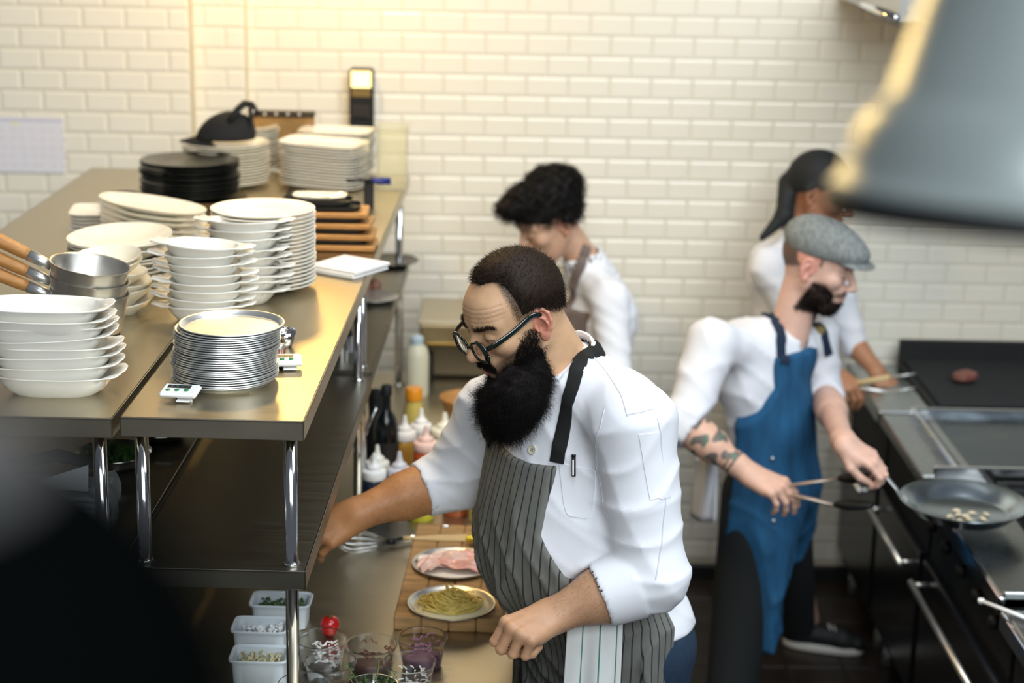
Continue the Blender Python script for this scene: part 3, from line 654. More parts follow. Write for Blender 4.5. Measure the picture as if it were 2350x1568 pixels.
b = atZ(1055, 960, ZT); t = thing('wooden_bowl', 'wooden bowl behind the chef\'s shoulder with a green sprig', 'bowl', (b[0] + .02, b[1], ZT))
autosmooth(MB().lathe(bowl_prof(.085, .07, .005), 40).build('shell', WOOD, t), 50)
p = MB()
for k in range(30): p.add(np.array([(-.012, 0, 0), (0, -.006, .002), (.012, 0, 0), (0, .006, .002)]), [(0, 1, 2, 3)], False, rotm(random.uniform(-1, 1), random.uniform(-1, 1), random.uniform(0, 6), (.02 + random.uniform(-.03, .03), -.03 + random.uniform(-.03, .03), .07 + random.uniform(0, .02))))
o = p.build('herb_sprig', mat('leaf_green', (.10, .22, .02), .6)); o.location = t.location; tag(o, 'green sprig lying in the wooden bowl', 'herb')

# cutting board with two plates
ZB = .985
a, b_, c = atZ(913, 1418, ZB), atZ(935, 1252, ZB), atZ(1166, 1438, ZB)
t = thing('cutting_board', 'thick worn wooden cutting board under two plates', 'board', ((a[0] + c[0]) / 2, (a[1] + b_[1]) / 2 + .02, ZT), math.radians(-2.5))
bw = c[0] - a[0]; bl = b_[1] - a[1] + .16
for k in range(4): MB().box((-bw / 2 + bw / 8 + k * bw / 4, .06, (ZB - ZT) / 2), (bw / 4 - .0008, bl, ZB - ZT), .0035).build('stave', BOARD, t)
RIMP = mat('speckled_steel', (.62, .62, .60), .35, 1.)
def pan_plate(px_, py_, lab, inner):
    b = atZ(px_, py_, ZB + .008); t = thing('metal_plate', lab, 'plate', (b[0], b[1], ZB))
    autosmooth(MB().lathe([(0, 0), (.092, 0), (.1, .008), (.107, .011), (.107, .0125), (.099, .0105), (.091, .0018), (0, .0018)], 64).build('dish', RIMP, t), 50)
    MB().lathe([(.0915, .002), (.0915, .0024), (0, .0024)], 48).build('paper_liner', inner, t); return t
t1 = pan_plate(1036, 1386, 'round metal plate holding the nest of pasta', mat('cream_liner', (.78, .68, .42), .7))
t2 = pan_plate(1041, 1294, 'round metal plate holding the ham slices', mat('white_liner', (.78, .70, .60), .6))
PASTA = mat('pasta', (.66, .50, .12), .45, noise=.15, nscale=60, coat=.2)
p = MB(); R = random.Random(3)
for k in range(95):
    ph = R.uniform(0, 6.283); rr = .066 * R.random() ** .6; w0 = R.uniform(.7, 1.6); pts = []
    cx, cy = R.uniform(-.014, .014), R.uniform(-.012, .012); hz = .004 + .030 * R.random() * (1 - rr / .075)
    for i in range(14):
        a = ph + i * .28 * w0; r1 = rr * (1 + .25 * math.sin(i * .7 + ph)); r0 = min(r1, .07)
        pts.append((cx + r0 * math.cos(a) - .005, cy + .82 * r0 * math.sin(a), .0045 + hz + .006 * math.sin(i * .9 + k) + .022 * max(0, 1 - r0 / .05) * (k % 3 > 0)))
    p.tube(pts, .0023, 5)
o = p.build('pasta_nest', PASTA); o['kind'] = 'stuff'; o.location = t1.location; tag(o, 'nest of cooked yellow linguine on the nearer metal plate', 'pasta')
# ham slices
HAM = mat('ham', (.70, .36, .30), .4, noise=.35, nscale=26, stretch=(3, 14, 8), coat=.25); FAT = mat('ham_fat', (.80, .66, .56), .4, noise=.1, coat=.2)
for k, (dx, dy, rz, sx, sy, lab) in enumerate(((-.035, .030, .4, .062, .040, 'pale folded ham slice at the back left of the plate'), (.03, .032, -.3, .066, .036, 'ham slice folded at the back of the plate'), (-.045, -.015, .7, .052, .036, 'ham slice hanging over the left rim of the plate'), (.025, -.02, -.15, .068, .040, 'streaky pink ham slice in front, nearest the pasta'), (.0, .008, .1, .070, .038, 'ham slice draped over the middle of the plate'))):
    nx, ny = 22, 14; v = []; f = []
    for i in range(nx):
        for j in range(ny):
            u, w_ = i / (nx - 1) * 2 - 1, j / (ny - 1) * 2 - 1; s_ = math.sqrt(max(0, 1 - .45 * w_ * w_))
            v.append((u * sx * s_, w_ * sy * math.sqrt(1 - .4 * u * u), .004 + .0035 * k * .6 + .006 * math.sin(w_ * 7 + k + 1.2 * u) + .004 * math.sin(u * 5 + k * 2) + .010 * (1 - u * u) * (1 - w_ * w_) + .006))
    for i in range(nx - 1):
        for j in range(ny - 1): f.append((i * ny + j, (i + 1) * ny + j, (i + 1) * ny + j + 1, i * ny + j + 1))
    o = put('ham_slice', v, f, HAM if k in (1, 3) else FAT if k == 0 else mat('ham_pale', (.74, .48, .40), .4, noise=.25, nscale=20, coat=.25), None, True)
    md = o.modifiers.new('thick', 'SOLIDIFY'); md.thickness = .002
    o.location = (t2.location[0] + dx, t2.location[1] + dy, ZB); o.rotation_euler[2] = rz; tag(o, lab, 'ham', 'ham slices')

# whisk, spatula, squeezer, cutlery
h0, h1 = atZ(1012, 1221, ZT + .02), atZ(905, 1243, ZT + .014); tip = atZ(773, 1252, ZT + .03)
t = thing('whisk', 'steel balloon whisk lying on the table under the chef\'s arm', 'whisk', (h1[0], h1[1], ZT))
L0 = np.array(t.location)
MB().tube([h1 - L0, h0 - L0], [.008, .011], 14).build('handle', CHROME, t)
rg = [(np.array(h0) - L0) + .017 * np.array([math.cos(a) * .95, math.cos(a) * .2, math.sin(a)]) + np.array([.012, 0, 0]) for a in np.linspace(0, 6.283, 20)]
MB().tube(rg, .0045, 8).build('hang_ring', CHROME, t)
MB().tube([h1 - L0, (h1 - L0) + (tip - h1) * .12], [.0095, .008], 12).build('ferrule', BLACK, t)
ax = (tip - h1); ln = np.linalg.norm(ax); ax /= ln; sd = np.cross(ax, [0, 0, 1]); sd /= np.linalg.norm(sd); un = np.cross(sd, ax)
for k in range(6):
    a = math.pi * k / 6; s_ = sd * math.cos(a) + un * math.sin(a)
    pts = [(h1 - L0) + ax * ln * (.1 + .9 * math.sin(q) ** .7 if math.sin(q) > 0 else .1) + s_ * .034 * math.cos(q) * (1 if True else 0) * (math.sin(q) ** .5 if math.sin(q) > 0 else 0) * 1.5 + np.array([0, 0, .016]) * math.sin(q) for q in np.linspace(0.02, math.pi - .02, 24)]
    MB().tube(pts, .0016, 6).build('wire', CHROME, t)
q = atZ(1010, 1250, ZT + .02); t = thing('wooden_spatula', 'flat wooden spatula lying behind the ham plate', 'spatula', (q[0], q[1], ZB + .0005), math.radians(5))
MB().loft([[(-.07, -.008, 0), (-.07, .008, 0), (-.07, .008, .005), (-.07, -.008, .005)], [(.0, -.02, 0), (.0, .02, 0), (0, .02, .005), (0, -.02, .005)], [(.075, -.024, 0), (.075, .024, 0), (.075, .024, .003), (.075, -.024, .003)]], smooth=False).build('blade', mat('pale_wood', (.55, .40, .20), .6, noise=.15, stretch=(4, 40, 40)), t)
MB().tube([(-.07, 0, .003), (-.10, 0, .004)], .006, 8).build('handle', mat('pale_wood', (.5, .4, .2)), t)
q = atZ(1098, 1240, ZB + .015); t = thing('citrus_squeezer', 'bright yellow citrus squeezer against the apron', 'squeezer', (q[0], q[1], ZB))
YEL = mat('yellow_enamel', (.80, .62, .01), .3, coat=.4)
autosmooth(MB().lathe([(0, .004), (.012, .0), (.021, .012), (.025, .024), (.02, .026), (0, .03)], 28).build('cup', YEL, t), 50)
MB().tube([(.015, 0, .022), (.06, .01, .024), (.10, .015, .02)], [.010, .008, .009], 10, flat=.6).build('handle', YEL, t)
MB().tube([(-.02, 0, .018), (-.034, -.002, .02)], [.012, .004], 10).build('spout', YEL, t)

# deli cups
def cup(px_, py_, lab, fill, fc, bits=None, bc=(.8, .8, .78), hgt=.072):
    b = atZ(px_, py_, ZT + hgt); t = thing('deli_cup', lab, 'cup', (b[0], b[1], ZT), random.uniform(0, 6), 'clear deli cups')
    autosmooth(MB().lathe([(0, 0), (.043, 0), (.0445, .002), (.0555, hgt - .006), (.0585, hgt - .004), (.0595, hgt - .001), (.0585, hgt), (.0565, hgt - .001), (.0545, hgt - .006), (.0435, .0035), (0, .0015)], 56).build('tub', CLEARPL, t), 50)
    if fill:
        r0, r1 = .0435, .0435 + .0105 * fill / hgt
        q = MB().lathe([(0, .002), (r0 - .001, .002), (r1 - .001, fill), (r1 * .6, fill + .002), (0, fill + .003)], 36)
        v = np.array(q.v); v[:, 2] += RNG.normal(0, .0012, len(v)) * (v[:, 2] > .004); q.v = v.tolist()
        o = q.build('cup_filling', mat('fill_%d_%d_%d' % tuple(int(x * 255) for x in fc), fc, .5, noise=.4, nscale=60)); o.location = t.location; tag(o, lab.replace('clear deli cup', 'filling inside the clear cup'), 'food'); o['kind'] = 'stuff'
    if bits:
        p = MB()
        for k in range(bits):
            a = random.uniform(-.6, 2.2); r_ = random.uniform(.2, 1) ** .5 * .05; z = fill + .004 + random.uniform(0, .03) * (r_ > .036)
            p.box((0, 0, 0), (random.uniform(.006, .016), .0025, .0025), 0, rotm(random.uniform(-1, 1), random.uniform(-1, 1), random.uniform(0, 6), (min(r_, .040 + .009 * z / hgt) * math.cos(a), min(r_, .040 + .009 * z / hgt) * math.sin(a), z)))
        o = p.build('food_bits', mat('bits_%d_%d_%d' % tuple(int(x * 255) for x in bc), bc, .6)); o.location = t.location; o['kind'] = 'stuff'; tag(o, lab.replace('clear deli cup', 'loose bits in the clear cup'), 'food')
cup(969, 1461, 'clear deli cup of chopped red onion, nearest the cutting board', .032, (.10, .04, .07), 40, (.22, .10, .14))
cup(852, 1478, 'clear deli cup of dark paste with smears on its wall', .030, (.045, .016, .012), 24, (.12, .035, .015))
cup(940, 1518, 'clear deli cup with pale shavings at the front', .014, (.40, .42, .40), 40, (.55, .56, .50))
cup(738, 1464, 'clear deli cup with white grated shreds beside the post', .012, (.06, .05, .04), 70, (.75, .74, .70))
cup(758, 1517, 'clear deli cup with a little dark sauce in the middle row', .018, (.05, .028, .012))
cup(700, 1568, 'clear deli cup cut off at the bottom edge by the post', .018, (.03, .03, .03))
b = atZ(856, 1572, ZT + .06); t = thing('steel_cup', 'steel cup of fresh thyme at the bottom edge', 'cup', (b[0], b[1], ZT))
autosmooth(MB().lathe([(0, 0), (.04, 0), (.046, .01), (.054, .058), (.056, .06), (.053, .06), (.044, .01), (0, .002)], 40).build('shell', CHROME, t), 50)
for s_ in range(9):
    t2_ = thing('thyme_sprig', 'thin green thyme sprig standing in the steel cup', 'herb', (b[0], b[1], ZT), 0, 'thyme sprigs')
    a = s_ * .7; l_ = random.uniform(.05, .10); d = np.array([math.cos(a) * .45, math.sin(a) * .45, .8]); p0 = np.array([math.cos(a) * .015, math.sin(a) * .015, .02])
    MB().tube([p0, p0 + d * l_ * .5, p0 + d * l_ + np.array([0, 0, -.005])], .0012, 5).build('stem', mat('thyme_stem', (.16, .13, .05), .7), t2_)
    p = MB()
    for k in range(26):
        q = p0 + d * l_ * random.uniform(.2, 1); s2 = random.uniform(.003, .006)
        p.add(np.array([(0, 0, 0), (s2, -s2 * .4, .001), (s2 * 2, 0, 0), (s2, s2 * .4, .001)]), [(0, 1, 2, 3)], False, rotm(random.uniform(-.6, .6), random.uniform(-.8, .4), random.uniform(0, 6), q))
    p.build('leaves', GREEN, t2_)
b = atZ(757, 1432, ZT + .022); t = thing('cherry_tomato', 'red cherry tomato on the steel behind the deli cups', 'tomato', (b[0], b[1], ZT))
autosmooth(MB().lathe([(0, .001), (.012, .002), (.022, .012), (.024, .022), (.02, .035), (.01, .041), (0, .039)], 28).build('flesh', mat('tomato_red', (.45, .012, .012), .2, coat=.5), t), 60)
MB().lathe([(0, .040), (.006, .041), (.003, .044), (0, .045)], 8).build('stalk', GREEN, t)
# white food pans beside the posts
def food_pan(px_, py_, fc, lab, sx=.13, sy=.09):
    b = atZ(px_, py_, ZT + .065); t = thing('food_pan', lab, 'pan', (b[0], b[1] + sy / 2, ZT), SA, 'white food pans')
    ws = mat('white_polymer', (.62, .68, .72), .4)
    rs = [ring(*sup(sx / 2 * s_, sy / 2 * s_, 7, 48), z) for s_, z in ((.82, 0), (.88, .003), (.93, .058), (1.02, .06), (1.03, .064), (1.0, .066), (.90, .062), (.84, .005), (.5, .004))]
    autosmooth(MB().loft(rs).build('tub', ws, t), 40)
    p = MB()
    for k in range(130):
        p.box((0, 0, 0), (random.uniform(.004, .012), random.uniform(.003, .008), .004), 0, rotm(random.uniform(-1, 1), random.uniform(-1, 1), random.uniform(0, 6), (random.uniform(-.42, .42) * sx * .85, random.uniform(-.42, .42) * sy * .85, .035 + random.uniform(0, .02))))
    p.box((0, 0, .02), (sx * .8, sy * .8, .03), .004)
    o = p.build('pan_filling', mat('fill_%d_%d_%d' % tuple(int(x * 255) for x in fc), fc, .7, noise=.2), None); o.location = t.location; o['kind'] = 'stuff'; tag(o, 'chopped ingredients in the ' + lab, 'food')
food_pan(640, 1392, (.05, .10, .03), 'white food pan of dark greens just under the lower shelf', .145)
food_pan(592, 1452, (.72, .74, .74), 'white food pan of crumbled white cheese left of the post')
food_pan(590, 1520, (.50, .46, .28), 'white food pan of pale yellow crumbs at the bottom left')

# ---------------------------------------------------------------- cooking line on the right
XR = 1.335
DSTEEL = mat('range_steel', (.34, .36, .36), .28, 1., noise=.12, nscale=8, rvar=.06)
def unit(y0, y1, zt, label, name='kitchen_range', cat='stove', depth=.85):
    t = thing(name, label, cat, (XR + depth / 2, (y0 + y1) / 2, 0)); return t, y1 - y0, depth
def cabinet(t, ln, dp, zt, handle=True):
    MB().box((.01, 0, (zt - .04) / 2 + .06), (dp - .06, ln - .004, zt - .16), .004).build('body', BLACK, t)
    for sy in (-1, 1):
        for sx in (-1, 1): MB().lathe([(0, 0), (.022, 0), (.018, .1), (0, .1)], 12, (sx * (dp / 2 - .08), sy * (ln / 2 - .06), 0)).build('foot', ALU, t)
    d = MB().box((-dp / 2 + .028, 0, .42), (.024, ln - .03, .48), .004).build('oven_door', mat('black_enamel', (.006, .007, .009), .25), t)
    if handle:
        MB().tube([(-dp / 2 - .03, -ln / 2 + .06, .60), (-dp / 2 - .03, ln / 2 - .06, .60)], .011, 10).build('handle', ALU, d)
        for sy in (-1, 1): MB().tube([(-dp / 2 - .03, sy * (ln / 2 - .08), .60), (-dp / 2 + .02, sy * (ln / 2 - .08), .60)], .008, 8).build('handle_bracket', ALU, d)
# charbroiler
t, ln, dp = unit(5.93, 6.55, .92, 'black charbroiler by the tiled wall with meat on it', 'charbroiler', 'grill')
cabinet(t, ln, dp, .9)
MB().box((-.33, 0, .895), (.19, ln, .05), .006).build('front_ledge', DSTEEL, t)
MB().box((.10, 0, .90), (.66, ln - .01, .06), .006).build('fire_box', IRON, t)
for k in range(22): MB().box((.10, -ln / 2 + .03 + k * (ln - .06) / 21, .937), (.62, .011, .014), .003).build('grate_bar', IRON, t)
MB().box((.10, ln / 2 - .015, .97), (.66, .025, .10), .004).build('back_guard', IRON, t)
MB().box((.42, 0, .98), (.02, ln, .12), .004).build('side_guard', IRON, t)
b = atZ(2215, 862, .97)
o = one('meat', MB().lathe([(0, -.02), (.03, -.018), (.045, -.004), (.042, .012), (.02, .022), (0, .023)], 24), mat('grilled_meat', (.20, .075, .055), .5, noise=.4, nscale=40)); o.location = (b[0], b[1], .966); o.scale = (1.15, .8, 1); o.rotation_euler[2] = .5; tag(o, 'brown piece of meat grilling on the charbroiler', 'meat')
# griddle
t, ln, dp = unit(5.26, 5.90, .92, 'flat steel griddle between the grill and the burners', 'griddle', 'griddle')
cabinet(t, ln, dp, .9)
MB().box((-.37, 0, .90), (.11, ln, .04), .006).build('front_ledge', DSTEEL, t)
GP = mat('griddle_plate', (.10, .13, .15), .32, 1., noise=.35, nscale=7, rvar=.1)
MB().box((.06, 0, .905), (.74, ln - .02, .03), .003).build('plate', GP, t)
for (c, d) in (((.06, ln / 2 - .012, .925), (.76, .022, .045)), ((.06, -ln / 2 + .012, .925), (.76, .022, .045)), ((-.315, 0, .925), (.02, ln, .045)), ((.43, 0, .97), (.02, ln, .12))): MB().box(c, d, .006).build('splash_rim', CHROME, t)
MB().box((-.27, -.0, .922), (.03, ln - .06, .006), .002).build('grease_channel', DSTEEL, t)
# burners
t, ln, dp = unit(4.33, 5.23, .92, 'burner range under the frying pan', 'burner_range', 'stove')
cabinet(t, ln, dp, .9)
MB().box((-.325, 0, .895), (.20, ln, .035), .006).build('front_ledge', DSTEEL, t)
MB().box((-.425, 0, .885), (.014, ln, .05), .004).build('front_lip', CHROME, t)
MB().box((.10, 0, .885), (.64, ln - .01, .04), .006).build('burner_well', IRON, t)
MB().box((.0, ln / 2 - .01, .93), (.8, .02, .07), .004).build('divider', CHROME, t)
MB().box((-.02, -ln / 2 + .01, .89), (.8, .02, .07), .004).build('end_strip', DSTEEL, t)
for gx in (-.06, .24):
    for gy in (-.24, .2):
        g = MB()
        for k in range(4):
            a = k * math.pi / 2 + math.pi / 4; g.box((0, 0, 0), (.13, .014, .02), .003, rotm(0, 0, a, (gx + .075 * math.cos(a), gy + .075 * math.sin(a), .922)))
        for sx, sy, dx, dy in ((0, 1, .27, .014), (0, -1, .27, .014), (1, 0, .014, .40), (-1, 0, .014, .40)): g.box((gx + sx * .135, gy + sy * .20, .922), (dx, dy, .02), .003)
        gr = g.build('pan_grate', IRON, t)
        MB().lathe([(0, .905), (.045, .905), (.045, .918), (.03, .922), (0, .922)], 20, (gx, gy, 0)).build('burner', mat('burner_metal', (.2, .2, .2), .4, 1.), t)
for k in range(5): MB().lathe([(0, 0), (.02, 0), (.018, .025), (0, .026)], 16, M=rotm(0, -math.pi / 2, 0, (-.40, -.36 + k * .18, .80))).build('knob', BLACK, t)
# low steel counter nearest the camera
t, ln, dp = unit(3.30, 4.30, .88, 'low steel landing counter in the bottom right corner', 'steel_counter', 'counter')
cabinet(t, ln, dp, .86, False)
MB().box((0, 0, .87), (dp, ln, .04), .005).build('top', DSTEEL, t)
MB().box((-.43, 0, .86), (.012, ln, .05), .003).build('front_lip', CHROME, t)
a = atZ(2252, 1372, .91); c = atZ(2400, 1428, .91)
t = thing('spatula', 'white handled turner lying across the low steel counter', 'spatula', (a[0], a[1], .893))
MB().tube([(0, 0, .008), np.array(c - a) + np.array([0, 0, .008])], .008, 10, flat=.6).build('handle', mat('ivory', (.80, .80, .78), .4), t)
MB().box(tuple(np.array(c - a) + np.array([.05, -.02, .004])), (.10, .07, .003), .001).build('blade', CHROME, t)
MB().lathe([(0, 0), (.0085, .0), (.0085, .012), (0, .012)], 14, (0, 0, .002)).build('end_cap', WHITEPL, t)
# frying pan
b = atZ(2212, 1152, .985); PANL = np.array([b[0], b[1], .945])
t = thing('frying_pan', 'steel frying pan with a little food on the burner range', 'pan', PANL)
autosmooth(MB().lathe([(0, 0), (.125, 0), (.138, .006), (.178, .042), (.183, .043), (.183, .046), (.177, .0455), (.134, .010), (.122, .004), (0, .004)], 72).build('pan', mat('pan_steel', (.50, .58, .64), .22, 1., noise=.1), t), 50)
hd = atZ(2022, 1078, 1.06) - PANL; h0 = np.array([-.172, .03, .035])
MB().tube([h0, h0 * .7 + hd * .3 + np.array([0, 0, .005]), h0 * .3 + hd * .7, hd], [.011, .009, .010, .011], 10, flat=.5).build('handle', ALU, t)
for dy in (-.012, .012): MB().lathe([(0, 0), (.006, 0), (.004, .004), (0, .005)], 10, M=rotm(0, math.pi / 2, 0, (-.164, .03 + dy, .037))).build('rivet', CHROME, t)
for k in range(9):
    o = tag(one('mushroom_piece', MB().lathe([(0, 0), (.010, .001), (.014, .006), (.008, .011), (0, .012)], 10), mat('mushroom', (.55, .47, .33), .5, noise=.3)), 'pale bit of food frying in the pan', 'food', 'bits in the frying pan'); o.location = tuple(PANL + np.array([.03 * math.cos(k * 2.4) * math.sqrt(k) * .8 + .0, .018 * math.sin(k * 2.4) * math.sqrt(k) - .03, .0045])); o.scale = (1, .6, .8); o.rotation_euler = (0, 0, k)

# ---------------------------------------------------------------- pendant lamps and hood
def pendant(c, r, tilt, m_in, m_out, lab, prof=None, cord=.2, cord_r=.006):
    t = thing('pendant_lamp', lab, 'lamp', c, 0, None, tilt)
    pr = [(r * 1.0, 0), (r * 1.03, .004), (r * 1.03, .016), (r * .99, .022), (r * .965, r * .22), (r * .93, r * .36), (r * .855, r * .46), (r * .80, r * .52), (r * .70, r * .90), (r * .58, r * 1.22), (r * .40, r * 1.5), (r * .22, r * 1.66), (r * .20, r * 1.9), (0, r * 1.92)] if prof is None else prof
    autosmooth(MB().lathe(pr, 96).build('shade', m_out, t), 40)
    inn = [(max(a - .004, 0), z - .002) for a, z in pr[3:11]]
    MB().lathe([(r * 1.0, .001)] + inn + [(0, r * 1.5)], 64).build('inner_shade', m_in, t)
    MB().lathe([(r * .985, -.006), (r * 1.045, -.006), (r * 1.05, .002), (r * 1.045, .012), (r * 1.0, .012), (r * .985, -.006)], 96).build('rim', BLACK, t)
    autosmooth(MB().lathe([(0, r * .55), (.03, r * .58), (.04, r * .7), (.025, r * .9), (0, r * .95)], 24).build('bulb', mat('bulb_glass', (.8, .8, .78), .2), t), 50)
    MB().lathe([(0, r * 1.9), (.022, r * 1.9), (.018, r * 2.1), (0, r * 2.12)], 16).build('cord_grip', BLACK, t)
    MB().tube([(0, 0, r * 2.1), (0, 0, r * 2.1 + cord)], cord_r, 8).build('cord', BLACK, t)
    return t
SHADE = mat('grey_metal_shade', (.40, .46, .45), .36, .60, noise=.05, nscale=4)
YL = 1.20
e = atY(1925, 448, YL); r_ = .155
pendant((e[0] + r_ * 1.0, YL + .0, e[2] - .012), r_, (-.10, .03), mat('dark_inner', (.02, .02, .02), .6), SHADE, 'big grey metal pendant lamp blurred in the upper right')
c = atY(-330, 1880, .40); r2 = .100
dome = [(r2 * 1.0, 0), (r2 * 1.01, .004)] + [(r2 * math.cos(a), .006 + r2 * math.sin(a)) for a in np.linspace(.05, 1.45, 16)] + [(r2 * .12, r2 * 1.06), (r2 * .1, r2 * 1.9), (0, r2 * 1.92)]
pendant((c[0], c[1], c[2]), r2, (0, 0), mat('dark_inner', (.02,) * 3), mat('matt_black', (.0012, .0015, .0015), .95, spec=0.0), 'black dome shape blurred at lower left, closest to the camera', dome, .25)
# exhaust hood corner
a = atY(1905, -6, 6.0); b = atY(2062, 48, 5.2)
t = thing('exhaust_hood', 'grey steel exhaust hood above the cooking line', 'hood', (1.75, 5.2, 2.2))
q0 = atY(1900, 0, 6.55); q1 = atY(2062, 50, 5.6)
zh = q1[2]; x0 = q1[0]
yh = q1[1]
v = [(x0, yh, zh), (2.6, yh, zh), (2.6, 6.6, zh), (x0, 6.6, zh), (x0, yh, zh + .12), (2.6, yh, zh + .12), (2.6, 6.6, zh + .12), (x0, 6.6, zh + .12), (x0 + .3, yh + .3, zh + .6), (2.6, yh + .3, zh + .6), (2.6, 6.6, zh + .6), (x0 + .3, 6.6, zh + .6)]
put('canopy', v, [(0, 3, 2, 1), (0, 1, 5, 4), (1, 2, 6, 5), (3, 0, 4, 7), (4, 5, 9, 8), (7, 4, 8, 11), (8, 9, 10, 11)], mat('hood_steel', (.5, .5, .47), .35, .8), t, world=True)
MB().tube([(x0 - .008, yh, zh + .01), (x0 - .008, 6.58, zh + .01)], .012, 8).build('edge_gutter', CHROME, t, world=True)
# ---------------------------------------------------------------- implicit surfaces for bodies and clothes
def nrm(v): v = np.asarray(v, float); return v / np.linalg.norm(v)
def cap(a, b, ra, rb):
    a = np.asarray(a, np.float32); b = np.asarray(b, np.float32); ba = b - a; q = float(ba @ ba) + 1e-12
    def d(P):
        pa = P - a; h = np.clip(pa @ ba / q, 0, 1); return np.linalg.norm(pa - h[:, None] * ba, axis=1) - (ra + (rb - ra) * h)
    return d
def ell(c, r, A=None):
    c = np.asarray(c, np.float32); r = np.asarray(r, np.float32)
    A = None if A is None else np.asarray(A, np.float32)
    def d(P):
        p = P - c
        if A is not None: p = p @ A.T
        k0 = np.linalg.norm(p / r, axis=1); k1 = np.linalg.norm(p / (r * r), axis=1) + 1e-9; return k0 * (k0 - 1) / k1
    return d
def smin(a, b, k):
    h = np.clip(.5 + .5 * (b - a) / k, 0, 1); return b * (1 - h) + a * h - k * h * (1 - h)
def smax(a, b, k): return -smin(-a, -b, k)
def union(items):
    """items: (sdf, blend)"""
    def d(P):
        r = items[0][0](P)
        for f, k in items[1:]: r = smin(r, f(P), k)
        return r
    return d
def mesh_sdf(f, lo, hi, h, proj=True):
    B = 8; lo = np.asarray(lo, float); n = np.ceil((np.asarray(hi, float) - lo) / h).astype(int) + 1; n = ((n + B - 1) // B) * B
    nb = n // B
    bi = np.stack(np.meshgrid(*[np.arange(k) for k in nb], indexing='ij'), -1).reshape(-1, 3)
    cen = (lo + (bi * B + (B - 1) / 2) * h).astype(np.float32)
    dc = f(cen); V = np.repeat(np.repeat(np.repeat(np.where(dc < 0, -1., 1.).reshape(nb), B, 0), B, 1), B, 2).astype(np.float32)
    act = np.abs(dc) < B * h * 1.35
    loc = np.stack(np.meshgrid(*[np.arange(B)] * 3, indexing='ij'), -1).reshape(-1, 3)
    ab = bi[act]
    for s in range(0, len(ab), 400):
        idx = (ab[s:s + 400, None, :] * B + loc[None]).reshape(-1, 3)
        V[idx[:, 0], idx[:, 1], idx[:, 2]] = f((lo + idx * h).astype(np.float32))
    S = V < 0
    c8 = [(i, j, k) for i in (0, 1) for j in (0, 1) for k in (0, 1)]
    m_ = tuple(n - 1); cnt = np.zeros(m_, np.int8)
    sl = lambda o: tuple(slice(o[a], o[a] + m_[a]) for a in range(3))
    for o in c8: cnt += S[sl(o)]
    ix = np.argwhere((cnt > 0) & (cnt < 8))
    if len(ix) == 0: return np.zeros((0, 3)), []
    vals = np.stack([V[ix[:, 0] + o[0], ix[:, 1] + o[1], ix[:, 2] + o[2]] for o in c8], 1)
    acc = np.zeros((len(ix), 3)); w_ = np.zeros(len(ix)); C8 = np.array(c8, float)
    for a in range(8):
        for b in range(a + 1, 8):
            if np.abs(C8[a] - C8[b]).sum() != 1: continue
            va, vb = vals[:, a], vals[:, b]; cr = (va < 0) != (vb < 0); t = np.where(cr, va / (va - vb + 1e-20), 0)
            acc += cr[:, None] * (C8[a] + t[:, None] * (C8[b] - C8[a])); w_ += cr
    X = lo + (ix + acc / w_[:, None]) * h
    idm = np.full(m_, -1, np.int32); idm[ix[:, 0], ix[:, 1], ix[:, 2]] = np.arange(len(ix))
    faces = []
    for ax in range(3):
        o = [0, 0, 0]; o[ax] = 1
        s0 = S[:n[0] - o[0], :n[1] - o[1], :n[2] - o[2]]; s1 = S[o[0]:, o[1]:, o[2]:]
        e = np.argwhere(s0 != s1); b1, b2 = [k for k in range(3) if k != ax]
        e = e[(e[:, b1] > 0) & (e[:, b2] > 0) & (e[:, b1] < n[b1] - 1) & (e[:, b2] < n[b2] - 1)]
        if len(e) == 0: continue
        def g(d1, d2):
            q = e.copy(); q[:, b1] -= d1; q[:, b2] -= d2; return idm[q[:, 0], q[:, 1], q[:, 2]]
        Q = np.stack([g(1, 1), g(0, 1), g(0, 0), g(1, 0)], 1); fl_ = s0[e[:, 0], e[:, 1], e[:, 2]]
        if ax == 1: fl_ = ~fl_
        Q[~fl_] = Q[~fl_][:, ::-1]; Q = Q[(Q >= 0).all(1)]; faces.append(Q)
    Fq = np.concatenate(faces)
    if proj:
        X32 = X.astype(np.float32)
        for _ in range(2):
            G = grad(f, X32); d = f(X32); stp = np.clip(d, -h, h); X32 = X32 - G * stp[:, None]
        X = X32.astype(float)
    return X, Fq
def grad(f, P, e=.0012):
    G = np.stack([f(P + np.array(o, np.float32) * e) - f(P - np.array(o, np.float32) * e) for o in ((1, 0, 0), (0, 1, 0), (0, 0, 1))], 1)
    return G / (np.linalg.norm(G, axis=1, keepdims=True) + 1e-9)
def join(parts):
    V = []; Fs = []; o = 0
    for v, f in parts:
        V.append(np.asarray(v)); Fs.append(np.asarray(f) + o); o += len(v)
    return np.concatenate(V), np.concatenate(Fs)
def hit(px_, py_, f, t0=2.5, t1=8.0):
    """the surface point seen at a pixel"""
    d = ray(px_, py_); d = d / np.linalg.norm(d); t = t0
    for _ in range(200):
        s = float(f((CAMP + d * t).astype(np.float32)[None])[0])
        if s < .0006: return CAMP + d * t
        t += max(s * .7, .0006)
        if t > t1: return None
    return CAMP + d * t
def snap(P, f, off=0., it=6):
    P = np.asarray(P, np.float32)
    for _ in range(it): P = P - grad(f, P) * (f(P) - off)[:, None]
    return P.astype(float)
def spline(pts, n):
    pts = np.asarray(pts, float); s = np.concatenate([[0], np.cumsum(np.linalg.norm(np.diff(pts, axis=0), axis=1))]); t = np.linspace(0, s[-1], n)
    L_ = np.stack([np.interp(t, s, pts[:, k]) for k in range(3)], 1)
    for _ in range(3):
        L_[1:-1] = (L_[:-2] + 2 * L_[1:-1] + L_[2:]) / 4
    return L_
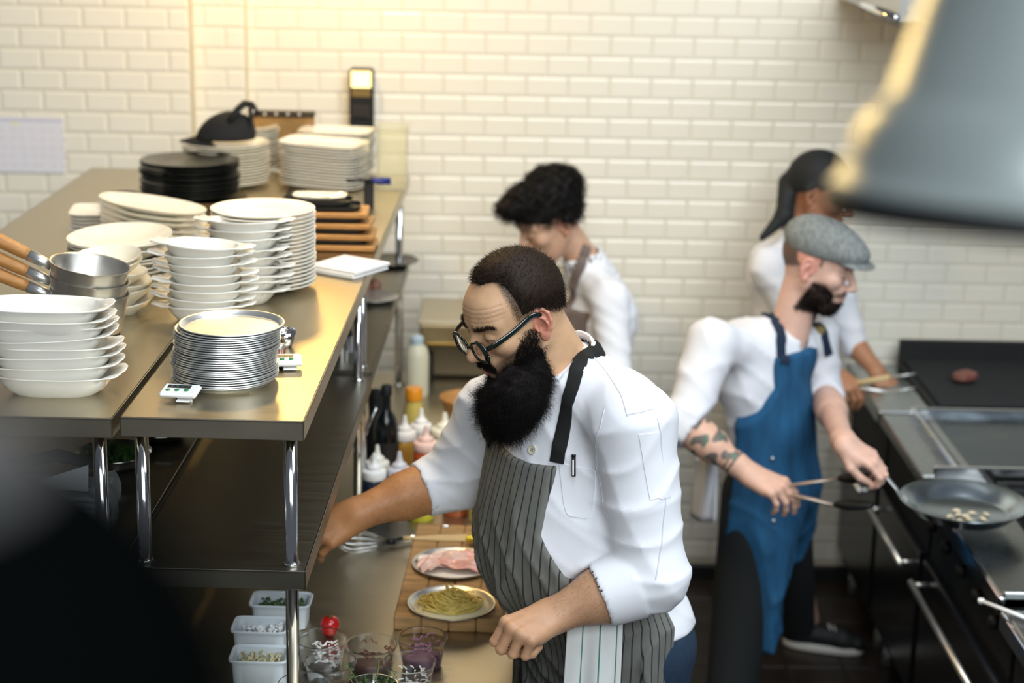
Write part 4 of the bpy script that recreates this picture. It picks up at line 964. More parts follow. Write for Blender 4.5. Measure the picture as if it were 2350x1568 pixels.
def ribbon(name, pts, width, f, off, m_, parent, n=40, thick=.003, side=None):
    C_ = snap(spline(pts, n), f, off); N_ = grad(f, C_.astype(np.float32)); T = np.gradient(C_, axis=0); T /= np.linalg.norm(T, axis=1, keepdims=True)
    Sd = np.cross(T, N_); Sd /= np.linalg.norm(Sd, axis=1, keepdims=True)
    rs = []
    for i in range(n):
        rs.append([C_[i] - Sd[i] * width / 2 - N_[i] * thick, C_[i] + Sd[i] * width / 2 - N_[i] * thick, C_[i] + Sd[i] * width / 2, C_[i] + N_[i] * thick * .6, C_[i] - Sd[i] * width / 2])
    mb = MB().loft(rs); return autosmooth(mb.build(name, m_, parent, world=True), 50)
def patch(name, quad, f, off, m_, parent, n=14, m2=14, thick=.002, rnd=.0):
    """a cloth patch lying on a surface, from four pixels of its corners"""
    H4 = [hit(*q, f) for q in quad]
    if any(h_ is None for h_ in H4): return None
    G = []
    for i in range(n):
        for j in range(m2):
            u, v = i / (n - 1), j / (m2 - 1)
            if rnd and v > 1 - rnd:
                k = (v - (1 - rnd)) / rnd; u = .5 + (u - .5) * (.60 + .40 * math.sqrt(max(0.0, 1 - k * k)))
            G.append((1 - u) * (1 - v) * H4[0] + u * (1 - v) * H4[1] + u * v * H4[2] + (1 - u) * v * H4[3])
    G = snap(G, f, off); N_ = grad(f, G.astype(np.float32)); lowr = G - N_ * (off + thick)
    V = np.concatenate([G, lowr]); k = n * m2; Fs = []
    for i in range(n - 1):
        for j in range(m2 - 1):
            a = i * m2 + j; Fs.append((a, a + 1, a + m2 + 1, a + m2))
    bd = [i * m2 for i in range(n)] + [(n - 1) * m2 + j for j in range(1, m2)] + [i * m2 + m2 - 1 for i in range(n - 2, -1, -1)] + [j for j in range(m2 - 2, 0, -1)]
    for a, b in zip(bd, bd[1:] + bd[:1]): Fs.append((a, b, b + k, a + k))
    o = put(name, V, Fs, m_, parent, True, world=True); return autosmooth(o, 60)
def strands(name, P, D, L_, r, m_, parent, seg=5, curl=.0, curlf=6., grav=0., seed=1, spread=.2, col=None, tris=True):
    """fine hairs: three-sided tapering tubes grown from P along D"""
    R = np.random.default_rng(seed); P = np.asarray(P, float); n = len(P); D = np.asarray(D, float) + R.normal(0, spread, (n, 3)); D /= np.linalg.norm(D, axis=1, keepdims=True)
    L_ = np.broadcast_to(L_, (n,)) * R.uniform(.6, 1.15, n); a = np.cross(D, R.normal(0, 1, (n, 3))); a /= np.linalg.norm(a, axis=1, keepdims=True); b = np.cross(D, a)
    ph = R.uniform(0, 6.28, n); pts = []
    for s in range(seg + 1):
        t = s / seg; q = P + D * (L_ * t)[:, None] + np.array([0, 0, -1.]) * (grav * L_ * t * t)[:, None]
        if curl: q = q + (a * np.cos(ph + curlf * t)[:, None] + b * np.sin(ph + curlf * t)[:, None]) * (curl * L_ * min(1, t * 2.))[:, None] - (a * np.cos(ph)[:, None] + b * np.sin(ph)[:, None]) * 0
        pts.append(q)
    V = np.zeros((n, seg * 3 + 1, 3))
    for s in range(seg):
        rr = r * (1 - s / seg * .75)
        for k in range(3):
            w2 = k * 2.0944; V[:, s * 3 + k] = pts[s] + (a * math.cos(w2) + b * math.sin(w2)) * rr
    V[:, -1] = pts[seg]
    Q = []; T3 = []
    for s in range(seg - 1):
        for k in range(3): Q.append((s * 3 + k, s * 3 + (k + 1) % 3, (s + 1) * 3 + (k + 1) % 3, (s + 1) * 3 + k))
    for k in range(3): T3.append(((seg - 1) * 3 + k, (seg - 1) * 3 + (k + 1) % 3, seg * 3))
    off = (np.arange(n) * (seg * 3 + 1))[:, None, None]
    Fq = (np.array(Q)[None] + off).reshape(-1, 4).tolist(); Ft = (np.array(T3)[None] + off).reshape(-1, 3).tolist()
    o = put(name, V.reshape(-1, 3), Fq + Ft, m_, parent, True, world=True); o['kind'] = 'stuff'; return o
def surf_samples(V, Fq, n, seed=1):
    R = np.random.default_rng(seed); Fq = np.asarray(Fq); A = V[Fq[:, 0]]; ar = np.linalg.norm(np.cross(V[Fq[:, 1]] - A, V[Fq[:, 3]] - A), axis=1); k = R.choice(len(Fq), n, p=ar / ar.sum())
    u, v = R.random((n, 1)), R.random((n, 1)); q = Fq[k]
    return (V[q[:, 0]] * (1 - u) + V[q[:, 1]] * u) * (1 - v) + (V[q[:, 3]] * (1 - u) + V[q[:, 2]] * u) * v

class Frame:
    def __init__(s, o, fwd, sc=1.0, pitch=0., roll=0., lean=0.):
        f = nrm([fwd[0], fwd[1], 0]); l = np.array([-f[1], f[0], 0]); u = np.array([0, 0, 1.])
        f2 = f * math.cos(pitch) - u * math.sin(pitch); u2 = u * math.cos(pitch) + f * math.sin(pitch)
        l3 = l * math.cos(roll) + u2 * math.sin(roll); u3 = u2 * math.cos(roll) - l * math.sin(roll)
        s.o = np.asarray(o, float); s.A = np.stack([f2, l3, u3]); s.s = sc
    def L(s, P): return ((np.asarray(P) - s.o.astype(np.float32)) @ s.A.T.astype(np.float32)) / s.s
    def W(s, p): return s.o + (np.asarray(p, float) * s.s) @ s.A
    def D(s, p): return np.asarray(p, float) @ s.A

def ear_sdf():
    o = np.array([.002, .074, -.003]); ta = nrm([-.80, .58, 0]); tb = nrm([-.18, 0, 1.]); tb = nrm(tb - ta * (tb @ ta)); tc = np.cross(ta, tb)
    if tc[1] < 0: tc = -tc
    E = lambda a, b, c=0.: o + ta * a + tb * b + tc * c
    hel = [(-.002, .006, .001), (.0, .022, .002), (.009, .032, .002), (.021, .032, .0015), (.0295, .022, .001), (.0305, .006, .001), (.026, -.010, .0), (.016, -.022, 0)]
    items = [(ell(E(.014, .003, -.002), (.0165, .028, .0042), np.stack([ta, tb, tc])), .003)]
    for p, q in zip(hel, hel[1:]): items.append((cap(E(*p), E(*q), .0036, .0036), .003))
    ah = [(.010, .020, .003), (.019, .013, .0035), (.0215, .002, .0035), (.017, -.009, .003)]
    for p, q in zip(ah, ah[1:]): items.append((cap(E(*p), E(*q), .0032, .0032), .003))
    items.append((ell(E(.010, -.024, .0), (.009, .010, .0045), np.stack([ta, tb, tc])), .006)); items.append((cap(E(-.001, -.001, .003), E(.002, -.008, .004), .0045, .0035), .004))
    U_ = union(items); con = ell(E(.0105, -.001, .0055), (.0100, .0140, .0095), np.stack([ta, tb, tc]))
    fos = ell(E(.018, .024, .005), (.007, .004, .004), np.stack([ta, tb, tc]))
    return lambda p: smax(smax(U_(p), -con(p), .003), -fos(p), .003)
EAR = ear_sdf()
def head_local(nose=1., jaw=1., brow=1., mouth=0., ears=True, lid=.0155):
    sk = [(ell((-.008, 0, .038), (.1, .078, .095)), 0), (ell((.030, 0, -.030), (.063, .060, .085)), .03), (ell((.062, 0, .045), (.034, .05, .04)), .03)]
    sk += [(cap((.0, .052, -.045), (.062, .016, -.098), .017 * jaw, .016 * jaw), .03), (ell((.074, 0, -.1), (.02, .022, .018)), .025)]
    sk += [(cap((.088, .012, .031), (.071, .046, .030), .0105 * brow, .009), .018), (ell((.066, .045, -.014), (.021, .02, .018)), .025)]
    sk += [(ell((.086, 0, -.062), (.019, .028, .025)), .022)]
    S1 = union(sk); sock = ell((.106, .033, .010), (.018, .020, .0145))
    ns = union([(cap((.095, 0, .022), (.122, 0, -.024 * nose), .0072, .0118), 0), (ell((.110, .0115, -.029 * nose), (.011, .0075, .0085)), .006), (ell((.105, 0, -.033 * nose), (.010, .008, .006)), .006)])
    nst = ell((.113, .0065, -.037 * nose), (.005, .0035, .004))
    LID = ell((.080, .033, .009), (lid, lid, lid * .96)); crease = cap((.0945, .020, .0085), (.0905, .047, .006), .0014, .0012)
    ul = cap((.1045, 0, -.0545), (.0945, .021, -.0605), .0052, .0026); ll = cap((.1035, 0, -.0675 - mouth * .5), (.0945, .020, -.0615 - mouth * .3), .0064, .003)
    slit = ell((.106, 0, -.0610 - mouth * .25), (.014, .021, .0012 + mouth * .55))
    def d(P):
        p = np.array(P, np.float32, copy=True); p[:, 1] = np.abs(p[:, 1])
        r = S1(p); r = smax(r, -sock(p), .014); r = smin(r, LID(p), .004); r = smax(r, -crease(p), .0012)
        r = smin(r, ns(p), .011); r = smax(r, -nst(p), .002)
        r = smin(r, ul(p), .006); r = smin(r, ll(p), .006); r = smax(r, -slit(p), .0025)
        if ears: r = smin(r, EAR(p), .006)
        return r
    return d
def lips_mask(p, mouth=0.):
    y = np.abs(p[:, 1]); a = ((p[:, 2] + .0605 + mouth * .2) / (.0125 * (1 - .55 * (y / .022) ** 2).clip(.1) + mouth * .3)) ** 2 + (y / .0225) ** 2
    return (a < 1) & (p[:, 0] > .085)

def hand_sdf(w_, d, n, thumb_side, curls, thumb, sc=1.0, spread=(.10, .03, -.03, -.10), lens=1.):
    """w_ wrist, d metacarpal direction, n back of the hand; thumb_side +1 / -1 chooses the side; curls: 4 x 3 bends in degrees; thumb: three points"""
    d = nrm(d); n = nrm(np.asarray(n) - d * (np.asarray(n) @ d)); y = np.cross(n, d) * thumb_side; A = np.stack([d, y, n])
    kn = [(.090, .030, .004), (.094, .010, .007), (.089, -.011, .005), (.080, -.030, .000)]
    ph = [(.043, .026, .021), (.047, .029, .022), (.043, .027, .021), (.034, .021, .019)]; rad = (.0098, .0100, .0094, .0084)
    items = [(ell((.045, .0, -.004), (.052, .036, .0155)), 0)]
    for i, (k, y0) in enumerate(zip(kn, (.017, .006, -.006, -.017))): items.append((cap((.0, y0, .0), k, .0165, .0118), .012))
    items.append((cap((.01, .018, -.008), (.055, .034, -.012), .017, .012), .014)); items.append((cap((.01, -.016, -.006), (.06, -.026, -.010), .015, .012), .012))
    palm = union(items); fing = []; tips = []
    for i in range(4):
        p = np.array(kn[i]); th = 0.; sp = spread[i]; prev = p
        for j in range(3):
            th += math.radians(curls[i][j]); dr = np.array([math.cos(th) * math.cos(sp), math.cos(th) * math.sin(sp), -math.sin(th)]); q = prev + dr * ph[i][j] * lens
            fing.append((cap(prev, q, rad[i] * (1.06 - .06 * j), rad[i] * (1.0 - .07 * j)), i)); prev = q
        tips.append((prev, dr, th))
    tb = [np.array(t_) for t_ in thumb]; tr = [.0165, .0128, .0115, .0092]; tc = [cap(tb[k], tb[k + 1], tr[k], tr[k + 1]) for k in range(len(tb) - 1)]
    W32 = np.asarray(w_, np.float32); A32 = A.astype(np.float32)
    def f(P):
        p = ((P - W32) @ A32.T) / sc; r = palm(p); fs = [None] * 4
        for g, i in fing:
            v = g(p); fs[i] = v if fs[i] is None else smin(fs[i], v, .003)
        allf = fs[0]
        for i in range(1, 4): allf = smin(allf, fs[i], .0016)
        r = smin(r, allf, .008); t_ = tc[0](p)
        for g in tc[1:]: t_ = smin(t_, g(p), .004)
        return smin(r, t_, .0065) * sc
    f.W = lambda p: np.asarray(w_) + (np.asarray(p, float) * sc) @ A
    f.tips = tips; f.A = A; f.sc = sc
    return f
def folds(P, dirs, amp):
    r = 0.
    for (d, k, ph, wob) in dirs:
        t = P @ np.asarray(d, np.float32); q = P @ np.asarray((wob[0], wob[1], wob[2]), np.float32)
        r = r + (1 - np.abs(np.sin(t * k + ph + 1.3 * np.sin(q * k * .45 + ph)))) ** 2
    return r * amp
SKIN = mat('skin', (.7, .45, .33), .48, attr='Col', noise=.08, nscale=45, bump=.18, bscale=260, sub=.12)
HAIR = mat('hair', (.005, .004, .0038), .6, spec=.25)
BROWNH = mat('brown_hair', (.020, .011, .006), .62, spec=.25)
EYEW = mat('eye_white', (.7, .66, .62), .2); IRIS = mat('eye_dark', (.02, .012, .008), .1)
BEARD = mat('beard_hair', (.006, .0042, .0035), .8, spec=.2)
# ---------------------------------------------------------------- the bearded chef
Pt = lambda x, y, Y: atY(x, y, Y)
def mixc(a, b, t): t = np.asarray(t)[:, None]; return np.asarray(a) * (1 - t) + np.asarray(b) * t
def sstep(x, a, b): t = np.clip((x - a) / (b - a), 0, 1); return t * t * (3 - 2 * t)

def build_chef():
    S_ = 1.10
    base = np.array([0.26, 3.86, 0.0])
    T = thing('person', 'bearded man in glasses, white chef jacket and striped grey apron', 'person', base)
    hf = nrm([-.86, -.51, 0]); hl = np.array([-hf[1], hf[0], 0])
    earp = Pt(1238, 748, 3.70); HF = Frame(earp - hl * .082 * S_, (-.86, -.51), S_, math.radians(23))
    HL = head_local(nose=1.05, jaw=1.08, brow=1.1, mouth=.006); HLn = head_local(nose=1.05, jaw=1.08, brow=1.1, mouth=.006, ears=False)
    nb = Pt(1282, 842, 3.87)
    neck = union([(cap(HF.W((-.030, 0, -.02)), nb, .066, .074), 0), (cap(HF.W((.01, 0, -.075)), nb + np.array([-.03, -.04, .0]), .05, .06), .03)])
    headf = lambda P: smin(HL(HF.L(P)) * S_, neck(P), .022)
    # torso, in the frame of the chest
    TF = Frame(Pt(1300, 1150, 3.84), (-.70, -.72), 1.0); fA = TF.A
    LS, RS = Pt(1455, 975, 3.66), Pt(1135, 945, 3.99)
    LE, LW = Pt(1492, 1320, 3.60), Pt(1268, 1412, 3.56)
    RE, RW = Pt(1035, 1100, 4.04), Pt(822, 1178, 3.95)
    tors = [(ell(Pt(1318, 1055, 3.84), (.155, .225, .23), fA), 0), (ell(Pt(1310, 1235, 3.82), (.195, .235, .22), fA), .08), (ell(Pt(1395, 985, 3.90), (.14, .17, .15), fA), .07),
            (cap(nb + np.array([.02, .01, -.02]), LS + np.array([0, 0, .0]), .075, .085), .05), (cap(nb + np.array([-.01, .01, -.02]), RS, .07, .08), .05),
            (ell(Pt(1400, 1430, 3.86), (.175, .215, .17), fA), .08)]
    torso = union(tors)
    fd = [((.8, .3, .9), 20, .3, (.2, .8, 1)), ((.5, -.4, 1.), 31, 1.7, (1, .4, -.2))]
    torso_w = lambda P: torso(P) - .0030 * (folds(P, fd, 1.) - .6)
    upL = [(cap(LS, LE, .092, .078), 0), (cap(LE, LE * .55 + LW * .45, .078, .066), .035)]
    upR = [(cap(RS, RE, .088, .074), 0), (cap(RE, RE * .72 + RW * .28, .072, .066), .03)]
    armfL = union(upL); armfR = union(upR)
    dL = nrm(LE - LW); cL = LE * .46 + LW * .54; dR = nrm(RE - RW); cR = RE * .66 + RW * .34
    fl1 = [((.35, .1, .9), 23, .4, (1, .2, .3)), ((.8, .2, .7), 17, 1.2, (.1, 1, .5)), ((-.5, .2, .9), 34, 2.2, (1, 0, .6))]
    armL = lambda P: armfL(P) - .0050 * (folds(P, fl1, 1.) - .8)
    armR = lambda P: armfR(P) - .0050 * (folds(P, fl1, 1.) - .8)
    cuffL = cap(cL, cL + dL * .085, .071, .083); cuffR = cap(cR, cR + dR * .075, .067, .076)
    def plane(c, d): c = np.asarray(c, np.float32); d = np.asarray(d, np.float32); return lambda P: (c - P) @ d
    plL, plR = plane(cL, dL), plane(cR, dR)
    plL2, plR2 = plane(cL + dL * .088, -dL), plane(cR + dR * .078, -dR)
    inL, inR = cap(cL - dL * .05, cL + dL * .03, .0635, .0635), cap(cR - dR * .05, cR + dR * .03, .0590, .0590)
    def jacket(P):
        r = torso_w(P); a = smax(armL(P), plL(P), .008); b = smax(armR(P), plR(P), .008)
        r = smin(r, a, .03); r = smin(r, b, .03)
        cu = smax(smax(cuffL(P), plL(P), .011), plL2(P), .008); cv = smax(smax(cuffR(P), plR(P), .011), plR2(P), .008)
        r = smin(r, cu, .004); r = smin(r, cv, .004)
        r = smax(r, -inL(P), .008); r = smax(r, -inR(P), .008)
        hem = zhem - P[:, 2]; return smax(r, hem.astype(np.float32), .006)
    zhem = float(Pt(1500, 1432, 3.8)[2])
    # standing collar
    cu_ = nrm(HF.W((-.02, 0, -.03)) - nb); cA = nb - cu_ * .03; 
    co = cap(nb - cu_ * .06, nb + cu_ * .16, .104, .092); ci = cap(nb - cu_ * .06, nb + cu_ * .18, .096, .085)
    cB, cF = Pt(1308, 745, 3.96), Pt(1215, 905, 3.72); cN = np.cross(hl, cB - cF); cN = nrm(cN if cN[2] > 0 else -cN); cpl = plane(cB, -cN)
    def collar(P): return smax(smax(co(P), -ci(P), .003), cpl(P), .004)
    jk = lambda P: smin(jacket(P), collar(P), .012)
    # skin: head and neck, torso core, arms with hands
    hv = mesh_sdf(headf, HF.o - .20, HF.o + np.array([.22, .22, .21]), .0027)
    handL = hand_sdf(LW, nrm(Pt(1196, 1448, 3.50) - LW), (-.25, -.55, .80), -1, [(62, 88, 45), (66, 90, 45), (70, 90, 45), (72, 88, 45)], [(.018, .026, -.010), (.050, .046, -.024), (.078, .034, -.044), (.082, .008, -.050)], 1.16)
    handR = hand_sdf(RW, nrm(Pt(762, 1212, 3.93) - RW), (.1, -.75, .66), -1, [(25, 30, 15), (28, 34, 18), (30, 36, 18), (32, 36, 18)], [(.02, .026, -.012), (.05, .05, -.03), (.075, .055, -.05), (.095, .048, -.062)], 1.08)
    foreL = union([(cap(LW - dL * .0, LW + dL * .05, .031, .037), 0), (cap(LW + dL * .05, LE + (LW - LE) * .25, .037, .060), .03), (cap(LE + (LW - LE) * .5, LE, .060, .058), .03)])
    foreR = union([(cap(RW, RW + dR * .05, .031, .036), 0), (cap(RW + dR * .05, RE + (RW - RE) * .25, .036, .056), .03), (cap(RE + (RW - RE) * .5, RE, .056, .054), .03)])
    aL = lambda P: smin(foreL(P), handL(P), .03)
    aR = lambda P: smin(foreR(P), handR(P), .03)
    pl_ = np.stack([LW, LE, handL.W((.13, 0, -.08)), handL.W((.13, 0, .03))]); pr_ = np.stack([RW, RE, handR.W((.2, .0, -.06)), handR.W((.1, 0, .03))])
    lv = mesh_sdf(aL, pl_.min(0) - .08, pl_.max(0) + .08, .0030); rv = mesh_sdf(aR, pr_.min(0) - .08, pr_.max(0) + .08, .0032)
    core = union([(ell(Pt(1318, 1075, 3.84), (.12, .18, .2), fA), 0), (ell(Pt(1310, 1240, 3.83), (.14, .18, .2), fA), .08), (ell(Pt(1400, 1440, 3.86), (.13, .17, .14), fA), .08), (cap(nb, Pt(1318, 1000, 3.84), .06, .09), .05),
                  (cap(LS, LE, .06, .05), .03), (cap(RS, RE, .06, .05), .03), (cap(Pt(1400, 1450, 3.86) + TF.D((0, .1, -.05)), base + TF.D((0, .12, .08)), .085, .04), .05), (cap(Pt(1400, 1450, 3.86) + TF.D((0, -.1, -.05)), base + TF.D((0, -.12, .08)), .085, .04), .05)])
    cv_ = mesh_sdf(core, (base[0] - .5, base[1] - .5, 0), (base[0] + .45, base[1] + .45, 1.7), .022)
    V, Fq = join([hv, lv, rv, cv_]); n0, n1 = len(hv[0]), len(hv[0]) + len(lv[0])
    p = HF.L(V[:n0].astype(np.float32)); R = np.random.default_rng(2)
    colr = np.tile(np.array([.60, .36, .24]), (len(V), 1))
    c = np.tile(np.array([.62, .375, .215]), (n0, 1))
    ear = EAR(np.stack([p[:, 0], np.abs(p[:, 1]), p[:, 2]], 1)) < .0022
    c = mixc(c, (.62, .20, .15), .75 * ear * (R.random(n0) * .2 + .8))
    c = mixc(c, (.60, .25, .18), .5 * np.exp(-((p[:, 0] - .118) / .02) ** 2 - (p[:, 1] / .018) ** 2 - ((p[:, 2] + .027) / .018) ** 2))
    c = mixc(c, (.62, .30, .22), .35 * np.exp(-((p[:, 0] - .07) / .03) ** 2 - ((np.abs(p[:, 1]) - .045) / .02) ** 2 - ((p[:, 2] + .02) / .02) ** 2))
    c = mixc(c, (.45, .13, .12), .85 * lips_mask(p, .006)); yy = np.abs(p[:, 1]); c = mixc(c, (.05, .03, .025), .85 * np.exp(-((p[:, 2] - .0065 + 8 * (yy - .033) ** 2) / .0022) ** 2) * (yy > .018) * (yy < .049) * (p[:, 0] > .075))
    # hair growth: fades out at the sides, recedes at the temples
    def hairmask(q):
        y = np.abs(q[:, 1]); front = .062 - .95 * np.clip(y - .016, 0, .030) - .25 * np.clip(y - .05, 0, .03) + .1 * (q[:, 2] - .12)
        top = sstep(front - q[:, 0], -.002, .008) * sstep(q[:, 2] - (.036 - .32 * q[:, 0].clip(-.2, 0) * -1 - .25 * np.clip(-q[:, 0], 0, .1)), -.004, .012)
        return top
    def fademask(q):
        y = np.abs(q[:, 1]); low = .012 - .42 * np.clip(-q[:, 0] - .0, 0, .1); front = .050 - 1.0 * np.clip(q[:, 2] - .03, -.05, .02)
        return sstep(q[:, 2] - low, -.006, .030) * sstep(.040 - q[:, 0], -.003, .008) * (y + (q[:, 0] < -.06) * .1 > .035)
    hm, fm = hairmask(p), fademask(p)
    c = mixc(c, (.060, .038, .024), np.clip(.92 * fm * (.75 + .25 * R.random(n0)) * (1 - ear), 0, 1)); c = mixc(c, (.03, .018, .010), .9 * hm)
    bm = sstep(-(p[:, 2] + .006 + .62 * np.clip(p[:, 0] - .020, 0, .1)), -.008, .008) * sstep(p[:, 0] - .004, -.006, .006) * (p[:, 0] < .098)
    c = mixc(c, (.05, .03, .02), .8 * bm * (1 - ear)); 
    # worry lines on the brow
    fw_ = (p[:, 0] > .05) & (p[:, 2] > .045) & (p[:, 2] < .075); ln_ = np.exp(-((np.mod(p[:, 2] + .05 * p[:, 1] ** 2 * 8, .0085) - .004) / .0011) ** 2) * fw_
    c = mixc(c, (.36, .19, .12), .55 * ln_); G = grad(headf, V[:n0].astype(np.float32)); V[:n0] -= G * (.0009 * ln_)[:, None]
    colr[:n0] = c
    colr[n0:n1] = np.array([.48, .27, .155]); colr[n1:n1 + len(rv[0])] = np.array([.42, .19, .075])
    q = V[n0:n1 + len(rv[0])]; wr = np.minimum(np.linalg.norm(q - LW, axis=1), np.linalg.norm(q - RW, axis=1)); 
    body = put('body', V, Fq, SKIN, T, True, col=colr, world=True)
    # jacket
    jv = mesh_sdf(jk, (TF.o[0] - .62, TF.o[1] - .52, zhem - .03), (TF.o[0] + .45, TF.o[1] + .45, HF.o[2] + .02), .0066)
    put('jacket', jv[0], jv[1], CLOTHW, T, True, world=True)
    # apron: bib and skirt lying on the jacket
    zt1, zt2 = Pt(1285, 1040, 3.68)[2], Pt(1110, 1000, 3.9)[2]
    ztop = float((zt1 + zt2) / 2) + .0
    zw = float(Pt(1380, 1318, 3.7)[2])
    apc = TF.o.astype(np.float32)
    legs = union([(cap(Pt(1400, 1430, 3.86) + TF.D((0, .1, -.02)), base + TF.D((.0, .14, .10)), .125, .085), 0), (cap(Pt(1400, 1430, 3.86) + TF.D((0, -.1, -.02)), base + TF.D((0, -.14, .10)), .125, .085), .05)])
    bodyc = lambda P: smin(torso(P), legs(P), .06)
    wob = [((.7, -.7, .25), 42, .2, (.1, .1, 1.)), ((.6, -.8, -.2), 27, 1.9, (.3, 0, 1.))]
    def apron(P):
        q = TF.L(P); u, z, fx = q[:, 1], P[:, 2], q[:, 0]
        hw = np.where(z > ztop - .16, .125 + .01 * 0, .125 + (ztop - .16 - z) * .78); hw = np.minimum(hw, .31)
        top = z - (ztop - .25 * np.clip(.0 - u, -.2, .2) * -.12 - 1.2 * (.0156 - np.minimum(u * u, .0156)))
        uc = u + .035
        side = np.abs(uc) - hw; bk = np.where(z > zw, -.03 - fx, -.075 - fx)
        r = bodyc(P) - .011 - .006 * (folds(P, wob, 1.) - .7) * np.clip((zw + .25 - z) * 5, .25, 2.)
        for e in (top, side, bk, (.42 - z)): r = smax(r, e.astype(np.float32), .009)
        return r
    av = mesh_sdf(apron, (TF.o[0] - .42, TF.o[1] - .45, .40), (TF.o[0] + .40, TF.o[1] + .40, ztop + .05), .0066)
    q = TF.L(av[0].astype(np.float32)); st = np.arctan2(q[:, 1], q[:, 0] + .10) * .27
    APR = stripe_mat('pinstripe_grey', (.150, .152, .136), (.026, .028, .026), .0195, .0032)
    put('apron', av[0], av[1], APR, T, True, st=st + 5, world=True)
    # straps
    allc = lambda P: np.minimum(np.minimum(jk(P), apron(P)), neck(P) - .004)
    BW = mat('black_webbing', (.006, .007, .007), .8, noise=.2)
    hl_ = [hit(*xy, allc) for xy in ((1278, 1062), (1283, 1030), (1298, 960), (1315, 890), (1330, 830))]
    nk = [nb + cu_ * .035 + np.array([.10, -.02, .0]), nb + cu_ * .05 + np.array([.10, .08, .0]), nb + cu_ * .04 + np.array([.0, .12, .0])]
    ribbon('neck_strap', hl_ + nk, .034, allc, .004, BW, T, 60, .004)
    hr_ = [hit(*xy, allc) for xy in ((1128, 1015), (1122, 985), (1130, 940), (1155, 900))]
    ribbon('neck_strap', hr_, .034, allc, .004, BW, T, 24, .004)
    # buttons, pocket, arm pocket, seams
    for i, xy in enumerate(((1223, 1033), (1150, 992))):
        h_ = hit(*xy, jk); nn = grad(jk, h_.astype(np.float32)[None])[0]; Mx = np.array((Matrix.Translation(h_ - base) @ Vector(nn).to_track_quat('Z', 'Y').to_matrix().to_4x4()))
        bt = MB().lathe([(0, .001), (.0085, .001), (.0108, .002), (.0112, .004), (.010, .005), (.0085, .004), (0, .004)], 24, M=Mx).build('button', mat('bone_button', (.72, .68, .55), .3), T)
        for a in range(4): MB().lathe([(0, .0042), (.0012, .0042), (.0012, .0046), (0, .0046)], 8, M=Mx @ rotm(0, 0, 0, (.0028 * math.cos(a * 1.57 + .8), .0028 * math.sin(a * 1.57 + .8), 0))).build('button_hole', BLACK, bt)
    patch('chest_pocket', ((1283, 1062), (1366, 1082), (1358, 1192), (1296, 1184)), jk, .0022, CLOTHW, T, 22, 30, .003, .3)
    patch('sleeve_pocket', ((1466, 998), (1512, 992), (1540, 1140), (1492, 1148)), jk, .0018, CLOTHW, T, 14, 20, .003)
    SEAM = mat('seam_thread', (.62, .64, .70), .9)
    for k, line in enumerate((((1388, 935), (1378, 985), (1366, 1030), (1368, 1075), (1380, 1130), (1395, 1190)), ((1345, 800), (1390, 850), (1428, 910), (1440, 955)), ((1440, 952), (1475, 945), (1500, 938)), ((1508, 960), (1522, 1060), (1528, 1160), (1520, 1250), (1505, 1330)), ((1220, 900), (1270, 880), (1305, 850)))):
        pts = [hit(*xy, jk) for xy in line]; pts = [q_ for q_ in pts if q_ is not None]
        if len(pts) > 2: ribbon('seam', pts, .0026, jk, .0010, SEAM, T, 30, .001)
    # trousers, shoes
    lo = union([(ell(Pt(1400, 1445, 3.86), (.165, .205, .13), fA), 0), (cap(Pt(1400, 1450, 3.86) + TF.D((0, .1, -.02)), base + TF.D((0, .12, .09)), .115, .07), .05), (cap(Pt(1400, 1450, 3.86) + TF.D((0, -.1, -.02)), base + TF.D((0, -.12, .09)), .115, .07), .05)])
    tv = mesh_sdf(lo, (base[0] - .4, base[1] - .4, .03), (base[0] + .4, base[1] + .4, 1.3), .014)
    put('jeans', tv[0], tv[1], mat('dark_denim', (.012, .03, .06), .85, noise=.2, nscale=90), T, True, world=True)
    for sy in (-1, 1):
        f_ = union([(cap(base + TF.D((-.06, sy * .12, .045)), base + TF.D((.14, sy * .13, .04)), .045, .042), 0), (cap(base + TF.D((0, sy * .12, .05)), base + TF.D((0, sy * .12, .10)), .05, .05), .03)])
        fv = mesh_sdf(lambda P: smax(f_(P), -(P[:, 2] - .002), .004), base + TF.D((0, sy * .12, 0)) - .26, base + TF.D((0, sy * .12, 0)) + .26, .012); put('shoe', fv[0], fv[1], BLACK, T, True, world=True)
    # hair
    hh_ = lambda P: headf(P) - .0045
    def hairs(P):
        q_ = HF.L(P); y = np.abs(q_[:, 1]); front = .060 - .95 * np.clip(y - .016, 0, .030) - .25 * np.clip(y - .05, 0, .03)
        mm = np.minimum(front + .004 - q_[:, 0], (q_[:, 2] - (.024 - .30 * np.clip(-q_[:, 0], 0, .1))) * .6); tt = -.0016 + .0085 * sstep(mm, -.004, .034)
        return (HLn(q_) - tt).astype(np.float32) * S_
    xv = mesh_sdf(hairs, HF.o - .16, HF.o + np.array([.18, .18, .19]), .0035)
    ho = put('hair', xv[0], xv[1], BROWNH, T, True, world=True)
    smp = surf_samples(hv[0], hv[1], 44000, 5); ql = HF.L(smp.astype(np.float32)); pr = np.maximum(hairmask(ql), .8 * fademask(ql)); kp = (np.random.default_rng(3).random(len(smp)) < pr) & (EAR(np.stack([ql[:, 0], np.abs(ql[:, 1]), ql[:, 2]], 1)) > .004); smp = smp[kp]; ql = ql[kp]
    nn = grad(headf, smp.astype(np.float32)); lay = HF.D(np.array([.75, 0, -.15])); Dd = nn * .75 + lay * .75 + np.where(ql[:, 2:3] < .055, HF.D(np.array([0, 0, -.6])), 0)
    ln_ = np.where(hairmask(ql) > .5, .018, .0045)
    strands('hair_strands', smp, Dd, ln_, np.where(ln_ > .01, .0006, .0003)[:, None], BROWNH, T, 2, seed=4, spread=.25)
